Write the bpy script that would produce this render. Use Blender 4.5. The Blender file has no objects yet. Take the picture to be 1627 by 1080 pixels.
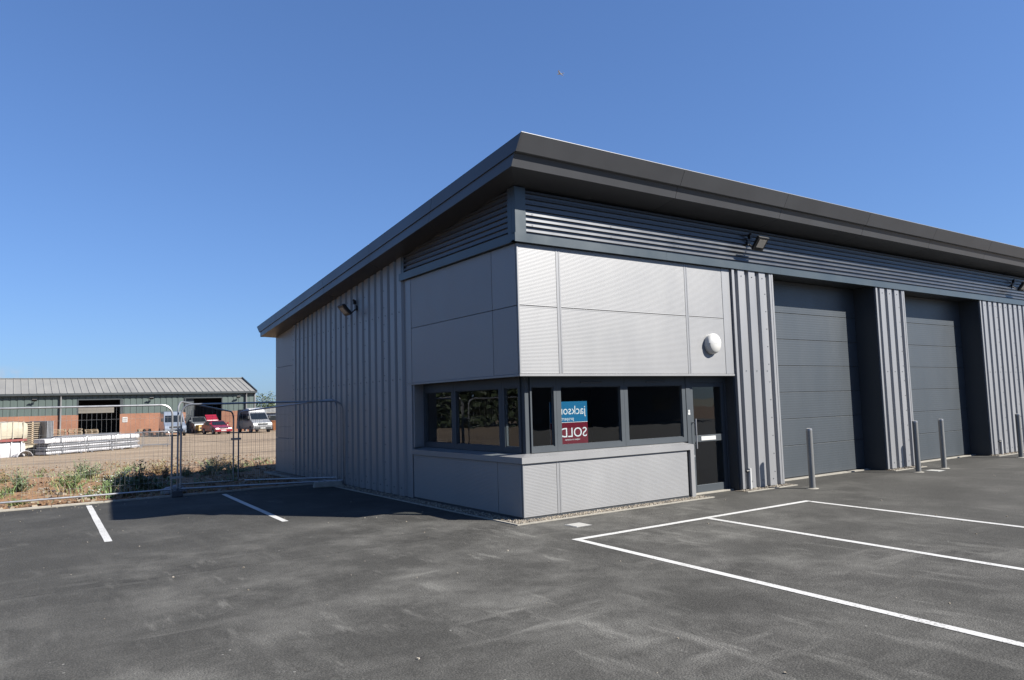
import bpy, bmesh, math, random
from mathutils import Vector, Matrix, noise

sc = bpy.context.scene
COL = sc.collection
rad = math.radians

# ------------------------------------------------------------------ camera
CAM = Vector((-6.5795, -9.3002, 1.8))
yaw, pitch, roll = 0.6059, 0.0870, -0.0274
fw = Vector((math.sin(yaw)*math.cos(pitch), math.cos(yaw)*math.cos(pitch), math.sin(pitch)))
rt = Vector((math.cos(yaw), -math.sin(yaw), 0.0))
up = rt.cross(fw)
r2 = rt*math.cos(roll) + up*math.sin(roll)
u2 = -rt*math.sin(roll) + up*math.cos(roll)
cd = bpy.data.cameras.new('camera')
cam = bpy.data.objects.new('camera', cd); COL.objects.link(cam)
cam.matrix_world = Matrix(((r2.x, u2.x, -fw.x, CAM.x), (r2.y, u2.y, -fw.y, CAM.y), (r2.z, u2.z, -fw.z, CAM.z), (0, 0, 0, 1)))
cd.sensor_width = 36.0; cd.sensor_fit = 'HORIZONTAL'; cd.lens = 1159.0/1627.0*36.0
cd.clip_start = 0.05; cd.clip_end = 6000.0
sc.camera = cam

# ------------------------------------------------------------------ sky and sun
SUN = Vector((4.6, -5.83, 5.75)).normalized()
SUN_EL = math.asin(SUN.z); SUN_AZ = math.atan2(SUN.x, SUN.y)
world = bpy.data.worlds.new('World'); sc.world = world; world.use_nodes = True
wn = world.node_tree; bgn = wn.nodes['Background']
sky = wn.nodes.new('ShaderNodeTexSky'); sky.sky_type = 'NISHITA'; sky.sun_disc = False
sky.sun_elevation = SUN_EL; sky.sun_rotation = SUN_AZ
sky.air_density = 1.0; sky.dust_density = 0.5; sky.ozone_density = 1.0
gm = wn.nodes.new('ShaderNodeGamma'); gm.inputs['Gamma'].default_value = 0.696      # the camera's softer sky response
wn.links.new(sky.outputs[0], gm.inputs['Color'])
hs = wn.nodes.new('ShaderNodeMixRGB'); hs.blend_type = 'MULTIPLY'; hs.inputs['Fac'].default_value = 1.0
hs.inputs['Color2'].default_value = (0.728, 1.11, 1.83, 1)
wn.links.new(gm.outputs[0], hs.inputs['Color1'])
# one small pale cloud bank low over the far shed
tc = wn.nodes.new('ShaderNodeTexCoord')
vs = wn.nodes.new('ShaderNodeVectorMath'); vs.operation = 'SUBTRACT'
vs.inputs[1].default_value = Vector((0.0, 0.993, 0.0445))
wn.links.new(tc.outputs['Generated'], vs.inputs[0])
vm = wn.nodes.new('ShaderNodeVectorMath'); vm.operation = 'MULTIPLY'
vm.inputs[1].default_value = (1.0, 1.0, 3.2)
wn.links.new(vs.outputs[0], vm.inputs[0])
vl = wn.nodes.new('ShaderNodeVectorMath'); vl.operation = 'LENGTH'
wn.links.new(vm.outputs[0], vl.inputs[0])
cn = wn.nodes.new('ShaderNodeTexNoise'); cn.inputs['Scale'].default_value = 42.0; cn.inputs['Detail'].default_value = 5.0
wn.links.new(tc.outputs['Generated'], cn.inputs['Vector'])
mr = wn.nodes.new('ShaderNodeMapRange'); mr.interpolation_type = 'SMOOTHSTEP'
mr.inputs['From Min'].default_value = 0.055; mr.inputs['From Max'].default_value = 0.0
wn.links.new(vl.outputs['Value'], mr.inputs['Value'])
mr2 = wn.nodes.new('ShaderNodeMapRange'); mr2.interpolation_type = 'SMOOTHSTEP'
mr2.inputs['From Min'].default_value = 0.46; mr2.inputs['From Max'].default_value = 0.62
wn.links.new(cn.outputs['Fac'], mr2.inputs['Value'])
cm = wn.nodes.new('ShaderNodeMath'); cm.operation = 'MULTIPLY'
wn.links.new(mr.outputs[0], cm.inputs[0]); wn.links.new(mr2.outputs[0], cm.inputs[1])
mx = wn.nodes.new('ShaderNodeMixRGB'); mx.inputs['Color2'].default_value = (4.3, 4.5, 5.0, 1)
cm2 = wn.nodes.new('ShaderNodeMath'); cm2.operation = 'MULTIPLY'; cm2.inputs[1].default_value = 0.5
wn.links.new(cm.outputs[0], cm2.inputs[0])
wn.links.new(cm2.outputs[0], mx.inputs['Fac']); wn.links.new(hs.outputs[0], mx.inputs['Color1'])
wn.links.new(mx.outputs[0], bgn.inputs['Color'])
bgn.inputs['Strength'].default_value = 0.05
sl = bpy.data.lights.new('sun', 'SUN'); sl.energy = 5.0; sl.angle = rad(0.5); sl.color = (1.0, 0.955, 0.88)
sun = bpy.data.objects.new('sun', sl); COL.objects.link(sun)
sun.rotation_euler = SUN.to_track_quat('Z', 'Y').to_euler(); sun.location = (0, 0, 40)
sc.view_settings.view_transform = 'Standard'; sc.view_settings.look = 'None'
sc.view_settings.gamma = 1.0; sc.view_settings.use_curve_mapping = False
sc.view_settings.exposure = 1.386

# ------------------------------------------------------------------ materials
def _nt(name):
    m = bpy.data.materials.new(name); m.use_nodes = True
    return m, m.node_tree, m.node_tree.nodes['Principled BSDF']

def mat(name, c, rough=0.5, metal=0.0, var=0.10, scale=2.0, stretch=(1, 1, 1), bump=0.0, bscale=60.0, spec=0.5, rvar=0.12, coat=0.0, ovar=0.035):
    m, t, b = _nt(name); L = t.links
    g = t.nodes.new('ShaderNodeNewGeometry')
    mp = t.nodes.new('ShaderNodeMapping'); mp.inputs['Scale'].default_value = stretch
    L.new(g.outputs['Position'], mp.inputs['Vector'])
    n = t.nodes.new('ShaderNodeTexNoise'); n.inputs['Scale'].default_value = scale; n.inputs['Detail'].default_value = 6; n.inputs['Roughness'].default_value = 0.62
    L.new(mp.outputs[0], n.inputs['Vector'])
    r = t.nodes.new('ShaderNodeMapRange'); r.inputs['From Min'].default_value = .28; r.inputs['From Max'].default_value = .72
    r.inputs['To Min'].default_value = 1-var; r.inputs['To Max'].default_value = 1+var
    L.new(n.outputs['Fac'], r.inputs['Value'])
    mul = t.nodes.new('ShaderNodeVectorMath'); mul.operation = 'SCALE'; mul.inputs[0].default_value = c
    oi = t.nodes.new('ShaderNodeObjectInfo'); orr = t.nodes.new('ShaderNodeMapRange'); orr.inputs['To Min'].default_value = 1-ovar; orr.inputs['To Max'].default_value = 1+ovar
    L.new(oi.outputs['Random'], orr.inputs['Value'])
    om = t.nodes.new('ShaderNodeMath'); om.operation = 'MULTIPLY'; L.new(r.outputs[0], om.inputs[0]); L.new(orr.outputs[0], om.inputs[1])
    L.new(om.outputs[0], mul.inputs['Scale']); L.new(mul.outputs[0], b.inputs['Base Color'])
    rr = t.nodes.new('ShaderNodeMapRange'); rr.inputs['To Min'].default_value = max(.03, rough-rvar); rr.inputs['To Max'].default_value = min(1, rough+rvar)
    L.new(n.outputs['Fac'], rr.inputs['Value']); L.new(rr.outputs[0], b.inputs['Roughness'])
    b.inputs['Metallic'].default_value = metal; b.inputs['Specular IOR Level'].default_value = spec
    b.inputs['Coat Weight'].default_value = coat
    if bump:
        n2 = t.nodes.new('ShaderNodeTexNoise'); n2.inputs['Scale'].default_value = bscale; n2.inputs['Detail'].default_value = 4
        L.new(g.outputs['Position'], n2.inputs['Vector'])
        bp = t.nodes.new('ShaderNodeBump'); bp.inputs['Strength'].default_value = bump; bp.inputs['Distance'].default_value = .02
        L.new(n2.outputs['Fac'], bp.inputs['Height']); L.new(bp.outputs[0], b.inputs['Normal'])
    return m

def glass(name, tint, ior=1.5, rough=0.0):
    m, t, b = _nt(name); L = t.links
    t.nodes.remove(b)
    out = t.nodes['Material Output']
    tr = t.nodes.new('ShaderNodeBsdfTransparent'); tr.inputs[0].default_value = (*tint, 1)
    gl = t.nodes.new('ShaderNodeBsdfGlossy'); gl.inputs['Roughness'].default_value = rough; gl.inputs[0].default_value = (.95, .97, 1, 1)
    fr = t.nodes.new('ShaderNodeFresnel'); fr.inputs['IOR'].default_value = ior
    g = t.nodes.new('ShaderNodeNewGeometry')
    n = t.nodes.new('ShaderNodeTexNoise'); n.inputs['Scale'].default_value = 1.6
    L.new(g.outputs['Position'], n.inputs['Vector'])
    bp = t.nodes.new('ShaderNodeBump'); bp.inputs['Strength'].default_value = .03; bp.inputs['Distance'].default_value = .05
    L.new(n.outputs['Fac'], bp.inputs['Height']); L.new(bp.outputs[0], gl.inputs['Normal'])
    mxs = t.nodes.new('ShaderNodeMixShader')
    inv = t.nodes.new('ShaderNodeMath'); inv.operation = 'SUBTRACT'; inv.inputs[0].default_value = 1.0
    L.new(g.outputs['Backfacing'], inv.inputs[1])
    fm = t.nodes.new('ShaderNodeMath'); fm.operation = 'MULTIPLY'
    L.new(fr.outputs[0], fm.inputs[0]); L.new(inv.outputs[0], fm.inputs[1])
    L.new(fm.outputs[0], mxs.inputs[0]); L.new(tr.outputs[0], mxs.inputs[1]); L.new(gl.outputs[0], mxs.inputs[2])
    L.new(mxs.outputs[0], out.inputs['Surface'])
    return m

M = {}
M['silver'] = mat('silver_cladding', (.208, .210, .216), .45, .35, .05, 1.3, (1, 1, .25))
M['silver_panel'] = mat('silver_panel', (.205, .206, .209), .48, .32, .035, 1.1, (1, 1, .5))
M['anthracite'] = mat('anthracite_steel', (.0317, .036, .041), .42, .0, .08, 1.2, (1, 1, .4))
M['fascia'] = mat('fascia_grey', (.043, .044, .048), .40, .0, .07, .9)
M['band'] = mat('band_cladding', (.062, .066, .073), .34, .45, .07, 1.5)
M['frame'] = mat('window_frame_grey', (.036, .0432, .0504), .58, .0, .05, 3, spec=.3)
M['door'] = mat('sectional_door_grey', (.038, .045, .052), .42, .0, .06, 1.2, (1, 1, .3))
M['roof'] = mat('roof_grey', (.1584, .162, .1656), .5, .1, .08)
M['dark'] = mat('dark_reveal', (.0216, .0245, .0281), .5, .0, .08)
M['screw'] = mat('screw_dark', (.072, .0792, .0936), .4, .5, .1)
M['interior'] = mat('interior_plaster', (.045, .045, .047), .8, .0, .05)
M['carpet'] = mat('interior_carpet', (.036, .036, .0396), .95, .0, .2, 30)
M['glass'] = glass('window_glass', (.93, .95, .95), 1.5)
M['steel'] = mat('galvanised_steel', (.2592, .2628, .27), .36, .6, .12, 9)
M['wire'] = mat('galvanised_wire', (.2448, .2484, .252), .45, .4, .1, 20)
M['bollard'] = mat('galvanised_bollard', (.18, .18, .1764), .45, .45, .12, 8, (1, 1, .25))
M['white'] = mat('white_plastic', (.4176, .4176, .4068), .35, .0, .03)
M['paint'] = None
M['conc'] = mat('pale_concrete', (.216, .2016, .1728), .85, .0, .16, 7, bump=.25, bscale=90)
M['cover'] = mat('pale_cover', (.288, .2844, .2664), .7, .0, .12, 12, bump=.1, bscale=80)
M['black'] = mat('black_plastic', (.009, .009, .010), .5, .0, .15)
M['lens'] = mat('lamp_lens', (.216, .2016, .18), .25, .0, .08, 40)
M['blackrubber'] = mat('block_rubber', (.0216, .0216, .023), .75, .0, .2, 20)

# ------------------------------------------------------------------ mesh builder
class MB:
    def __init__(s): s.v = []; s.f = []; s.mi = []; s.cur = 0
    def mat(s, i): s.cur = i; return s
    def add(s, vs, fs):
        o = len(s.v); s.v += [tuple(v) for v in vs]
        for f in fs: s.f.append(tuple(i+o for i in f)); s.mi.append(s.cur)
        return s
    def box(s, x0, x1, y0, y1, z0, z1):
        return s.hexa([(x0, y0, z0), (x1, y0, z0), (x1, y1, z0), (x0, y1, z0), (x0, y0, z1), (x1, y0, z1), (x1, y1, z1), (x0, y1, z1)])
    def hexa(s, p):
        return s.add(p, [(0, 3, 2, 1), (4, 5, 6, 7), (0, 1, 5, 4), (1, 2, 6, 5), (2, 3, 7, 6), (3, 0, 4, 7)])
    def cbox(s, c, d, rz=0.0, M4=None):
        h = [k*.5 for k in d]; ps = []
        for z in (-h[2], h[2]):
            for x, y in ((-h[0], -h[1]), (h[0], -h[1]), (h[0], h[1]), (-h[0], h[1])):
                v = Vector((x, y, z))
                if M4 is not None: v = M4 @ v
                if rz: v = Matrix.Rotation(rz, 3, 'Z') @ v
                ps.append(v + Vector(c))
        return s.hexa(ps)
    def bar(s, a, b, w, h=None):                     # rectangular bar from a to b
        a = Vector(a); b = Vector(b); d = (b-a).normalized(); h = h or w
        q = Vector((0, 0, 1)) if abs(d.z) < .9 else Vector((0, 1, 0))
        e = d.cross(q).normalized()*w*.5; g = e.cross(d).normalized()*h*.5
        return s.hexa([a-e-g, a+e-g, a+e+g, a-e+g, b-e-g, b+e-g, b+e+g, b-e+g])
    def tube(s, pts, r, n=8, cap=True):
        pts = [Vector(p) for p in pts]; rings = []; o = len(s.v)
        rs = r if isinstance(r, (list, tuple)) else [r]*len(pts)
        pe = None
        for i, p in enumerate(pts):
            d = (pts[min(i+1, len(pts)-1)]-pts[max(i-1, 0)]).normalized()
            if pe is None:
                q = Vector((0, 0, 1)) if abs(d.z) < .9 else Vector((1, 0, 0))
                e = d.cross(q).normalized()
            else:
                e = (pe - d*pe.dot(d)).normalized()
            pe = e; g = d.cross(e)
            for k in range(n):
                a = 2*math.pi*k/n; s.v.append(tuple(p + (e*math.cos(a)+g*math.sin(a))*rs[i]))
        for i in range(len(pts)-1):
            for k in range(n):
                a = o+i*n+k; b = o+i*n+(k+1) % n
                s.f.append((a, b, b+n, a+n)); s.mi.append(s.cur)
        if cap:
            s.f.append(tuple(o+k for k in reversed(range(n)))); s.mi.append(s.cur)
            e = o+(len(pts)-1)*n; s.f.append(tuple(e+k for k in range(n))); s.mi.append(s.cur)
        return s
    def lathe(s, prof, axis, centre, n=20):          # prof: (radius, height) along axis
        c = Vector(centre); ax = Vector(axis).normalized()
        q = Vector((0, 0, 1)) if abs(ax.z) < .9 else Vector((1, 0, 0))
        e = ax.cross(q).normalized(); g = ax.cross(e); o = len(s.v)
        for r, h in prof:
            for k in range(n):
                a = 2*math.pi*k/n; s.v.append(tuple(c+ax*h+(e*math.cos(a)+g*math.sin(a))*r))
        for i in range(len(prof)-1):
            for k in range(n):
                a = o+i*n+k; b = o+i*n+(k+1) % n
                s.f.append((a, b, b+n, a+n)); s.mi.append(s.cur)
        s.f.append(tuple(o+k for k in reversed(range(n)))); s.mi.append(s.cur)
        e2 = o+(len(prof)-1)*n; s.f.append(tuple(e2+k for k in range(n))); s.mi.append(s.cur)
        return s
    def prism(s, poly, fn, a, b):                    # closed 2d polygon extruded: fn(p, t) -> xyz
        n = len(poly); o = [fn(p, a) for p in poly]+[fn(p, b) for p in poly]
        return s.add(o, [tuple(range(n)), tuple(range(2*n-1, n-1, -1))]+[(i, i+n, (i+1) % n+n, (i+1) % n) for i in range(n)])
    def mesh(s, name, mats, smooth=False, bevel=0.0):
        me = bpy.data.meshes.new(name); me.from_pydata(s.v, [], s.f)
        for m in (mats if isinstance(mats, (list, tuple)) else [mats]): me.materials.append(m)
        me.polygons.foreach_set('material_index', s.mi)
        bm = bmesh.new(); bm.from_mesh(me); bmesh.ops.recalc_face_normals(bm, faces=bm.faces)
        if bevel: bmesh.ops.bevel(bm, geom=list(bm.edges), offset=bevel, segments=1, affect='EDGES', clamp_overlap=True)
        bm.to_mesh(me); bm.free()
        if smooth:
            me.polygons.foreach_set('use_smooth', [True]*len(me.polygons))
            me.set_sharp_from_angle(angle=rad(38))
        me.update()
        return me
    def build(s, name, mats, parent=None, smooth=False, bevel=0.0):
        return link(name, s.mesh(name, mats, smooth, bevel), parent)

def link(name, me, parent=None, loc=None):
    o = bpy.data.objects.new(name, me); COL.objects.link(o)
    if parent is not None: o.parent = parent
    if loc is not None: o.location = loc
    return o

def thing(name, label, cat, loc=(0, 0, 0), rz=0.0, group=None):
    o = bpy.data.objects.new(name, None); COL.objects.link(o); o.empty_display_size = .3
    o.location = loc; o.rotation_euler = (0, 0, rz); o['label'] = label; o['category'] = cat
    if group: o['group'] = group
    return o

def tag(o, label, cat, group=None):
    o['label'] = label; o['category'] = cat
    if group: o['group'] = group
    return o

def structure(o): o['kind'] = 'structure'; return o
def stuff(o): o['kind'] = 'stuff'; return o

def dup(root, loc=None, rz=None, label=None):
    kids = {}
    for o in ALLKIDS(root): kids.setdefault(o.parent, []).append(o)
    def rec(o, par):
        c = o.copy(); COL.objects.link(c)
        if par is not None: c.parent = par
        for k in kids.get(o, []): rec(k, c)
        return c
    r = rec(root, None)
    if loc is not None: r.location = loc
    if rz is not None: r.rotation_euler = (0, 0, rz)
    if label: r['label'] = label
    return r
def ALLKIDS(o): return list(o.children_recursive)

# ------------------------------------------------------------------ ground
def terr(x, y):
    z = -0.55*min(max((y-8.5)/22.0, 0.0), 1.0)
    k = min(max((y-8.3)/1.2, 0), 1)
    near = k*min(max((34.0-y)/10.0, 0.08), 1.0)
    z += near*(.09*noise.noise(Vector((x*.45, y*.45, 3.1))) + .05*noise.noise(Vector((x*1.6, y*1.6, 7.7))) + .02*noise.noise(Vector((x*5, y*5, 1.3))))
    # a low spoil heap at the left of the view
    z += .28*math.exp(-((x+8.6)**2/3.0+(y-22.0)**2/9.0))
    if x > -0.35 and y < 13.0: z = min(z, -.06)
    if y < 8.2: z = -.06
    elif y < 8.5: z = -.03 + (z+.03)*(y-8.2)/.3
    return z

def axis_vals(segs):
    out = []
    for a, b, st in segs:
        n = max(1, int(round((b-a)/st)))
        out += [a+(b-a)*i/n for i in range(n)]
    out.append(segs[-1][1]); return out
xs = axis_vals([(-140, -40, 10), (-40, -14, 1.2), (-14, -9, .4), (-9, 2.4, .12), (2.4, 10, .6), (10, 40, 2), (40, 140, 10)])
ys = axis_vals([(-140, -20, 20), (-20, 7.6, 4), (7.6, 15, .12), (15, 26, .22), (26, 40, .6), (40, 90, 2.5), (90, 160, 10)])
nx = len(xs)
gv = [(x, y, terr(x, y)) for y in ys for x in xs]
gf = [(j*nx+i, j*nx+i+1, (j+1)*nx+i+1, (j+1)*nx+i) for j in range(len(ys)-1) for i in range(nx-1)]

def soil_material():
    m, t, b = _nt('bare_soil'); L = t.links; N = t.nodes.new
    g = N('ShaderNodeNewGeometry')
    n1 = N('ShaderNodeTexNoise'); n1.inputs['Scale'].default_value = .35; n1.inputs['Detail'].default_value = 8; n1.inputs['Roughness'].default_value = .65
    n2 = N('ShaderNodeTexNoise'); n2.inputs['Scale'].default_value = 4.5; n2.inputs['Detail'].default_value = 8; n2.inputs['Roughness'].default_value = .7
    n3 = N('ShaderNodeTexVoronoi'); n3.inputs['Scale'].default_value = 14
    for n in (n1, n2, n3): L.new(g.outputs['Position'], n.inputs['Vector'])
    r1 = N('ShaderNodeValToRGB'); e = r1.color_ramp.elements
    e[0].position = .30; e[0].color = (.115, .064, .032, 1); e[1].position = .72; e[1].color = (.245, .165, .100, 1)
    k = r1.color_ramp.elements.new(.52); k.color = (.200, .115, .060, 1)
    L.new(n2.outputs['Fac'], r1.inputs['Fac'])
    # compacted gravel haul road further back
    sx = N('ShaderNodeSeparateXYZ'); L.new(g.outputs['Position'], sx.inputs[0])
    ad = N('ShaderNodeMath'); ad.operation = 'MULTIPLY_ADD'; ad.inputs[1].default_value = 11.0
    L.new(n1.outputs['Fac'], ad.inputs[0]); L.new(sx.outputs['Y'], ad.inputs[2])
    mr = N('ShaderNodeMapRange'); mr.interpolation_type = 'SMOOTHSTEP'; mr.inputs['From Min'].default_value = 23; mr.inputs['From Max'].default_value = 31
    L.new(ad.outputs[0], mr.inputs['Value'])
    r2_ = N('ShaderNodeValToRGB'); e = r2_.color_ramp.elements
    e[0].position = .3; e[0].color = (.150, .112, .077, 1); e[1].position = .7; e[1].color = (.262, .205, .146, 1)
    n4 = N('ShaderNodeTexNoise'); n4.inputs['Scale'].default_value = 1.0; n4.inputs['Detail'].default_value = 8
    mp = N('ShaderNodeMapping'); mp.inputs['Scale'].default_value = (.25, 1.3, 1)
    L.new(g.outputs['Position'], mp.inputs['Vector']); L.new(mp.outputs[0], n4.inputs['Vector'])
    L.new(n4.outputs['Fac'], r2_.inputs['Fac'])
    mx = N('ShaderNodeMixRGB'); L.new(mr.outputs[0], mx.inputs['Fac']); L.new(r1.outputs[0], mx.inputs['Color1']); L.new(r2_.outputs[0], mx.inputs['Color2'])
    # stones
    st = N('ShaderNodeMapRange'); st.inputs['From Min'].default_value = .10; st.inputs['From Max'].default_value = .22; st.inputs['To Min'].default_value = .55; st.inputs['To Max'].default_value = 0
    L.new(n3.outputs['Distance'], st.inputs['Value'])
    n5 = N('ShaderNodeTexNoise'); n5.inputs['Scale'].default_value = 2.2; L.new(g.outputs['Position'], n5.inputs['Vector'])
    s5 = N('ShaderNodeMapRange'); s5.inputs['From Min'].default_value = .5; s5.inputs['From Max'].default_value = .62; L.new(n5.outputs['Fac'], s5.inputs['Value'])
    s6 = N('ShaderNodeMath'); s6.operation = 'MULTIPLY'; L.new(st.outputs[0], s6.inputs[0]); L.new(s5.outputs[0], s6.inputs[1])
    mx2 = N('ShaderNodeMixRGB'); mx2.inputs['Color2'].default_value = (.194, .158, .115, 1)
    L.new(s6.outputs[0], mx2.inputs['Fac']); L.new(mx.outputs[0], mx2.inputs['Color1'])
    L.new(mx2.outputs[0], b.inputs['Base Color']); b.inputs['Roughness'].default_value = .95; b.inputs['Specular IOR Level'].default_value = .2
    bp = N('ShaderNodeBump'); bp.inputs['Strength'].default_value = .7; bp.inputs['Distance'].default_value = .06
    hh = N('ShaderNodeMath'); hh.operation = 'ADD'; L.new(n2.outputs['Fac'], hh.inputs[0]); L.new(s6.outputs[0], hh.inputs[1])
    L.new(hh.outputs[0], bp.inputs['Height']); L.new(bp.outputs[0], b.inputs['Normal'])
    return m
M['soil'] = soil_material()
me = bpy.data.meshes.new('terrain'); me.from_pydata(gv, [], gf); me.materials.append(M['soil'])
me.polygons.foreach_set('use_smooth', [True]*len(me.polygons))
structure(link('terrain', me))
M['far'] = mat('far_field', (.1224, .1152, .0612), .95, 0, .35, .02)
structure(MB().add([(-4000, -4000, -.75), (4000, -4000, -.75), (4000, 4000, -.75), (-4000, 4000, -.75)], [(0, 1, 2, 3)]).build('ground', M['far']))

JOINT_SLOPE = .010
def asphalt_material():
    m, t, b = _nt('asphalt'); L = t.links; N = t.nodes.new
    g = N('ShaderNodeNewGeometry')
    def noise_(scale, detail=6, rough=.6, st=(1, 1, 1), rz=0.0):
        mp = N('ShaderNodeMapping'); mp.inputs['Scale'].default_value = st; mp.inputs['Rotation'].default_value = (0, 0, rz)
        L.new(g.outputs['Position'], mp.inputs['Vector'])
        n = N('ShaderNodeTexNoise'); n.inputs['Scale'].default_value = scale; n.inputs['Detail'].default_value = detail; n.inputs['Roughness'].default_value = rough
        L.new(mp.outputs[0], n.inputs['Vector']); return n.outputs['Fac']
    def rng(src, a, c, lo, hi):
        r = N('ShaderNodeMapRange'); r.inputs['From Min'].default_value = a; r.inputs['From Max'].default_value = c
        r.inputs['To Min'].default_value = lo; r.inputs['To Max'].default_value = hi; L.new(src, r.inputs['Value']); return r.outputs[0]
    def math_(op, a, c):
        n = N('ShaderNodeMath'); n.operation = op
        for i, k in enumerate((a, c)):
            if isinstance(k, (int, float)): n.inputs[i].default_value = k
            else: L.new(k, n.inputs[i])
        return n.outputs[0]
    fine = noise_(95, 3, .7)
    vor = N('ShaderNodeTexVoronoi'); vor.inputs['Scale'].default_value = 55; L.new(g.outputs['Position'], vor.inputs['Vector'])
    big = noise_(.30, 5, .55)
    mid = noise_(1.1, 7, .65)
    base = rng(big, .3, .7, .049, .063)
    base = math_('MULTIPLY', base, rng(mid, .3, .7, .90, 1.10))
    base = math_('MULTIPLY', base, rng(fine, .3, .7, .55, 1.45))
    base = math_('MULTIPLY', base, rng(vor.outputs['Distance'], .0, .6, 1.20, .74))
    # darker, newer lane on the far side of the laying joint
    sx = N('ShaderNodeSeparateXYZ'); L.new(g.outputs['Position'], sx.inputs[0])
    joint = math_('ADD', sx.outputs['Y'], math_('MULTIPLY', math_('ADD', sx.outputs['X'], 6.6), JOINT_SLOPE))
    joint = math_('ADD', math_('ADD', joint, .29), math_('MULTIPLY', math_('ADD', mid, -.5), .22))
    base = math_('MULTIPLY', base, rng(joint, -.02, .04, 1.0, .87))
    seam = math_('MULTIPLY', rng(math_('ABSOLUTE', joint, 0), .008, .022, .68, 1.0), 1.0)
    base = math_('MULTIPLY', base, seam)
    # dust smears dragged by tyres, several directions, strongest on the worn turning area
    vd = N('ShaderNodeVectorMath'); vd.operation = 'DISTANCE'; vd.inputs[1].default_value = (-1.8, -3.2, 0); L.new(g.outputs['Position'], vd.inputs[0])
    worn = math_('ADD', rng(vd.outputs['Value'], 2.2, 7.5, 1.0, .25), rng(noise_(.45, 3), .35, .65, -.35, .35))
    def smear(scale, lo, hi, st, rz, mlo=.40, mhi=.58, ms=.35):
        return math_('MULTIPLY', rng(noise_(scale, 7, .66, st, rz), lo, hi, 0, 1), rng(noise_(ms, 2, .5, (1, 1, 1), rz+1.3), mlo, mhi, 0, 1))
    d1 = smear(3.4, .50, .64, (1.0, .22, 1), rad(-20), .44, .60, .5)
    d2 = smear(3.0, .51, .66, (.20, 1.0, 1), rad(-14), .46, .62, .55)
    d3 = smear(4.5, .53, .64, (1.0, .25, 1), rad(35), .48, .60, .6)
    d4 = rng(noise_(.9, 10, .74), .44, .70, 0, .95)
    dust = math_('MAXIMUM', math_('MAXIMUM', d1, d2), math_('MAXIMUM', d3, d4))
    dust = math_('MULTIPLY', math_('MAXIMUM', math_('MULTIPLY', dust, worn), 0.0), rng(fine, .36, .62, .12, 1.0))
    # tyre bands
    w = N('ShaderNodeTexWave'); w.wave_type = 'BANDS'; w.inputs['Scale'].default_value = .16; w.inputs['Distortion'].default_value = 3.0; w.inputs['Detail'].default_value = 2
    mp = N('ShaderNodeMapping'); mp.inputs['Rotation'].default_value = (0, 0, rad(64)); L.new(g.outputs['Position'], mp.inputs['Vector']); L.new(mp.outputs[0], w.inputs['Vector'])
    base = math_('MULTIPLY', base, rng(w.outputs['Fac'], .0, 1, .93, 1.06))
    # light specks
    v2 = N('ShaderNodeTexVoronoi'); v2.inputs['Scale'].default_value = 7.0; L.new(g.outputs['Position'], v2.inputs['Vector'])
    speck = math_('MULTIPLY', rng(v2.outputs['Distance'], .05, .075, 1, 0), rng(noise_(1.7, 2), .58, .64, 0, 1))
    val = math_('ADD', base, math_('MULTIPLY', dust, .096))
    val = math_('ADD', val, math_('MULTIPLY', speck, .15))
    cc = N('ShaderNodeCombineXYZ'); L.new(val, cc.inputs[0]); L.new(math_('MULTIPLY', val, .975), cc.inputs[1]); L.new(math_('MULTIPLY', val, .90), cc.inputs[2])
    L.new(cc.outputs[0], b.inputs['Base Color'])
    b.inputs['Specular IOR Level'].default_value = .12
    L.new(rng(fine, .3, .7, .72, .95), b.inputs['Roughness'])
    bp = N('ShaderNodeBump'); bp.inputs['Strength'].default_value = .45; bp.inputs['Distance'].default_value = .008
    L.new(math_('ADD', fine, vor.outputs['Distance']), bp.inputs['Height']); L.new(bp.outputs[0], b.inputs['Normal'])
    return m
M['asphalt'] = asphalt_material()
asph = structure(MB().box(-60, 60, -34, 8.0, -.05, 0).build('car_park', M['asphalt']))

def paint_material():
    m, t, b = _nt('road_paint'); L = t.links; N = t.nodes.new
    g = N('ShaderNodeNewGeometry')
    n = N('ShaderNodeTexNoise'); n.inputs['Scale'].default_value = 45; n.inputs['Detail'].default_value = 5; L.new(g.outputs['Position'], n.inputs['Vector'])
    n2 = N('ShaderNodeTexNoise'); n2.inputs['Scale'].default_value = 2.0; n2.inputs['Detail'].default_value = 5; L.new(g.outputs['Position'], n2.inputs['Vector'])
    a = N('ShaderNodeMath'); a.operation = 'MULTIPLY_ADD'; a.inputs[1].default_value = .45; L.new(n2.outputs['Fac'], a.inputs[0]); L.new(n.outputs['Fac'], a.inputs[2])
    r = N('ShaderNodeValToRGB'); e = r.color_ramp.elements; e[0].position = .565; e[0].color = (.216, .212, .198, 1); e[1].position = .67; e[1].color = (.403, .400, .389, 1)
    L.new(a.outputs[0], r.inputs['Fac']); L.new(r.outputs[0], b.inputs['Base Color']); b.inputs['Roughness'].default_value = .65
    bp = N('ShaderNodeBump'); bp.inputs['Strength'].default_value = .3; bp.inputs['Distance'].default_value = .004; L.new(n.outputs['Fac'], bp.inputs['Height']); L.new(bp.outputs[0], b.inputs['Normal'])
    return m
M['paint'] = paint_material()
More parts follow.
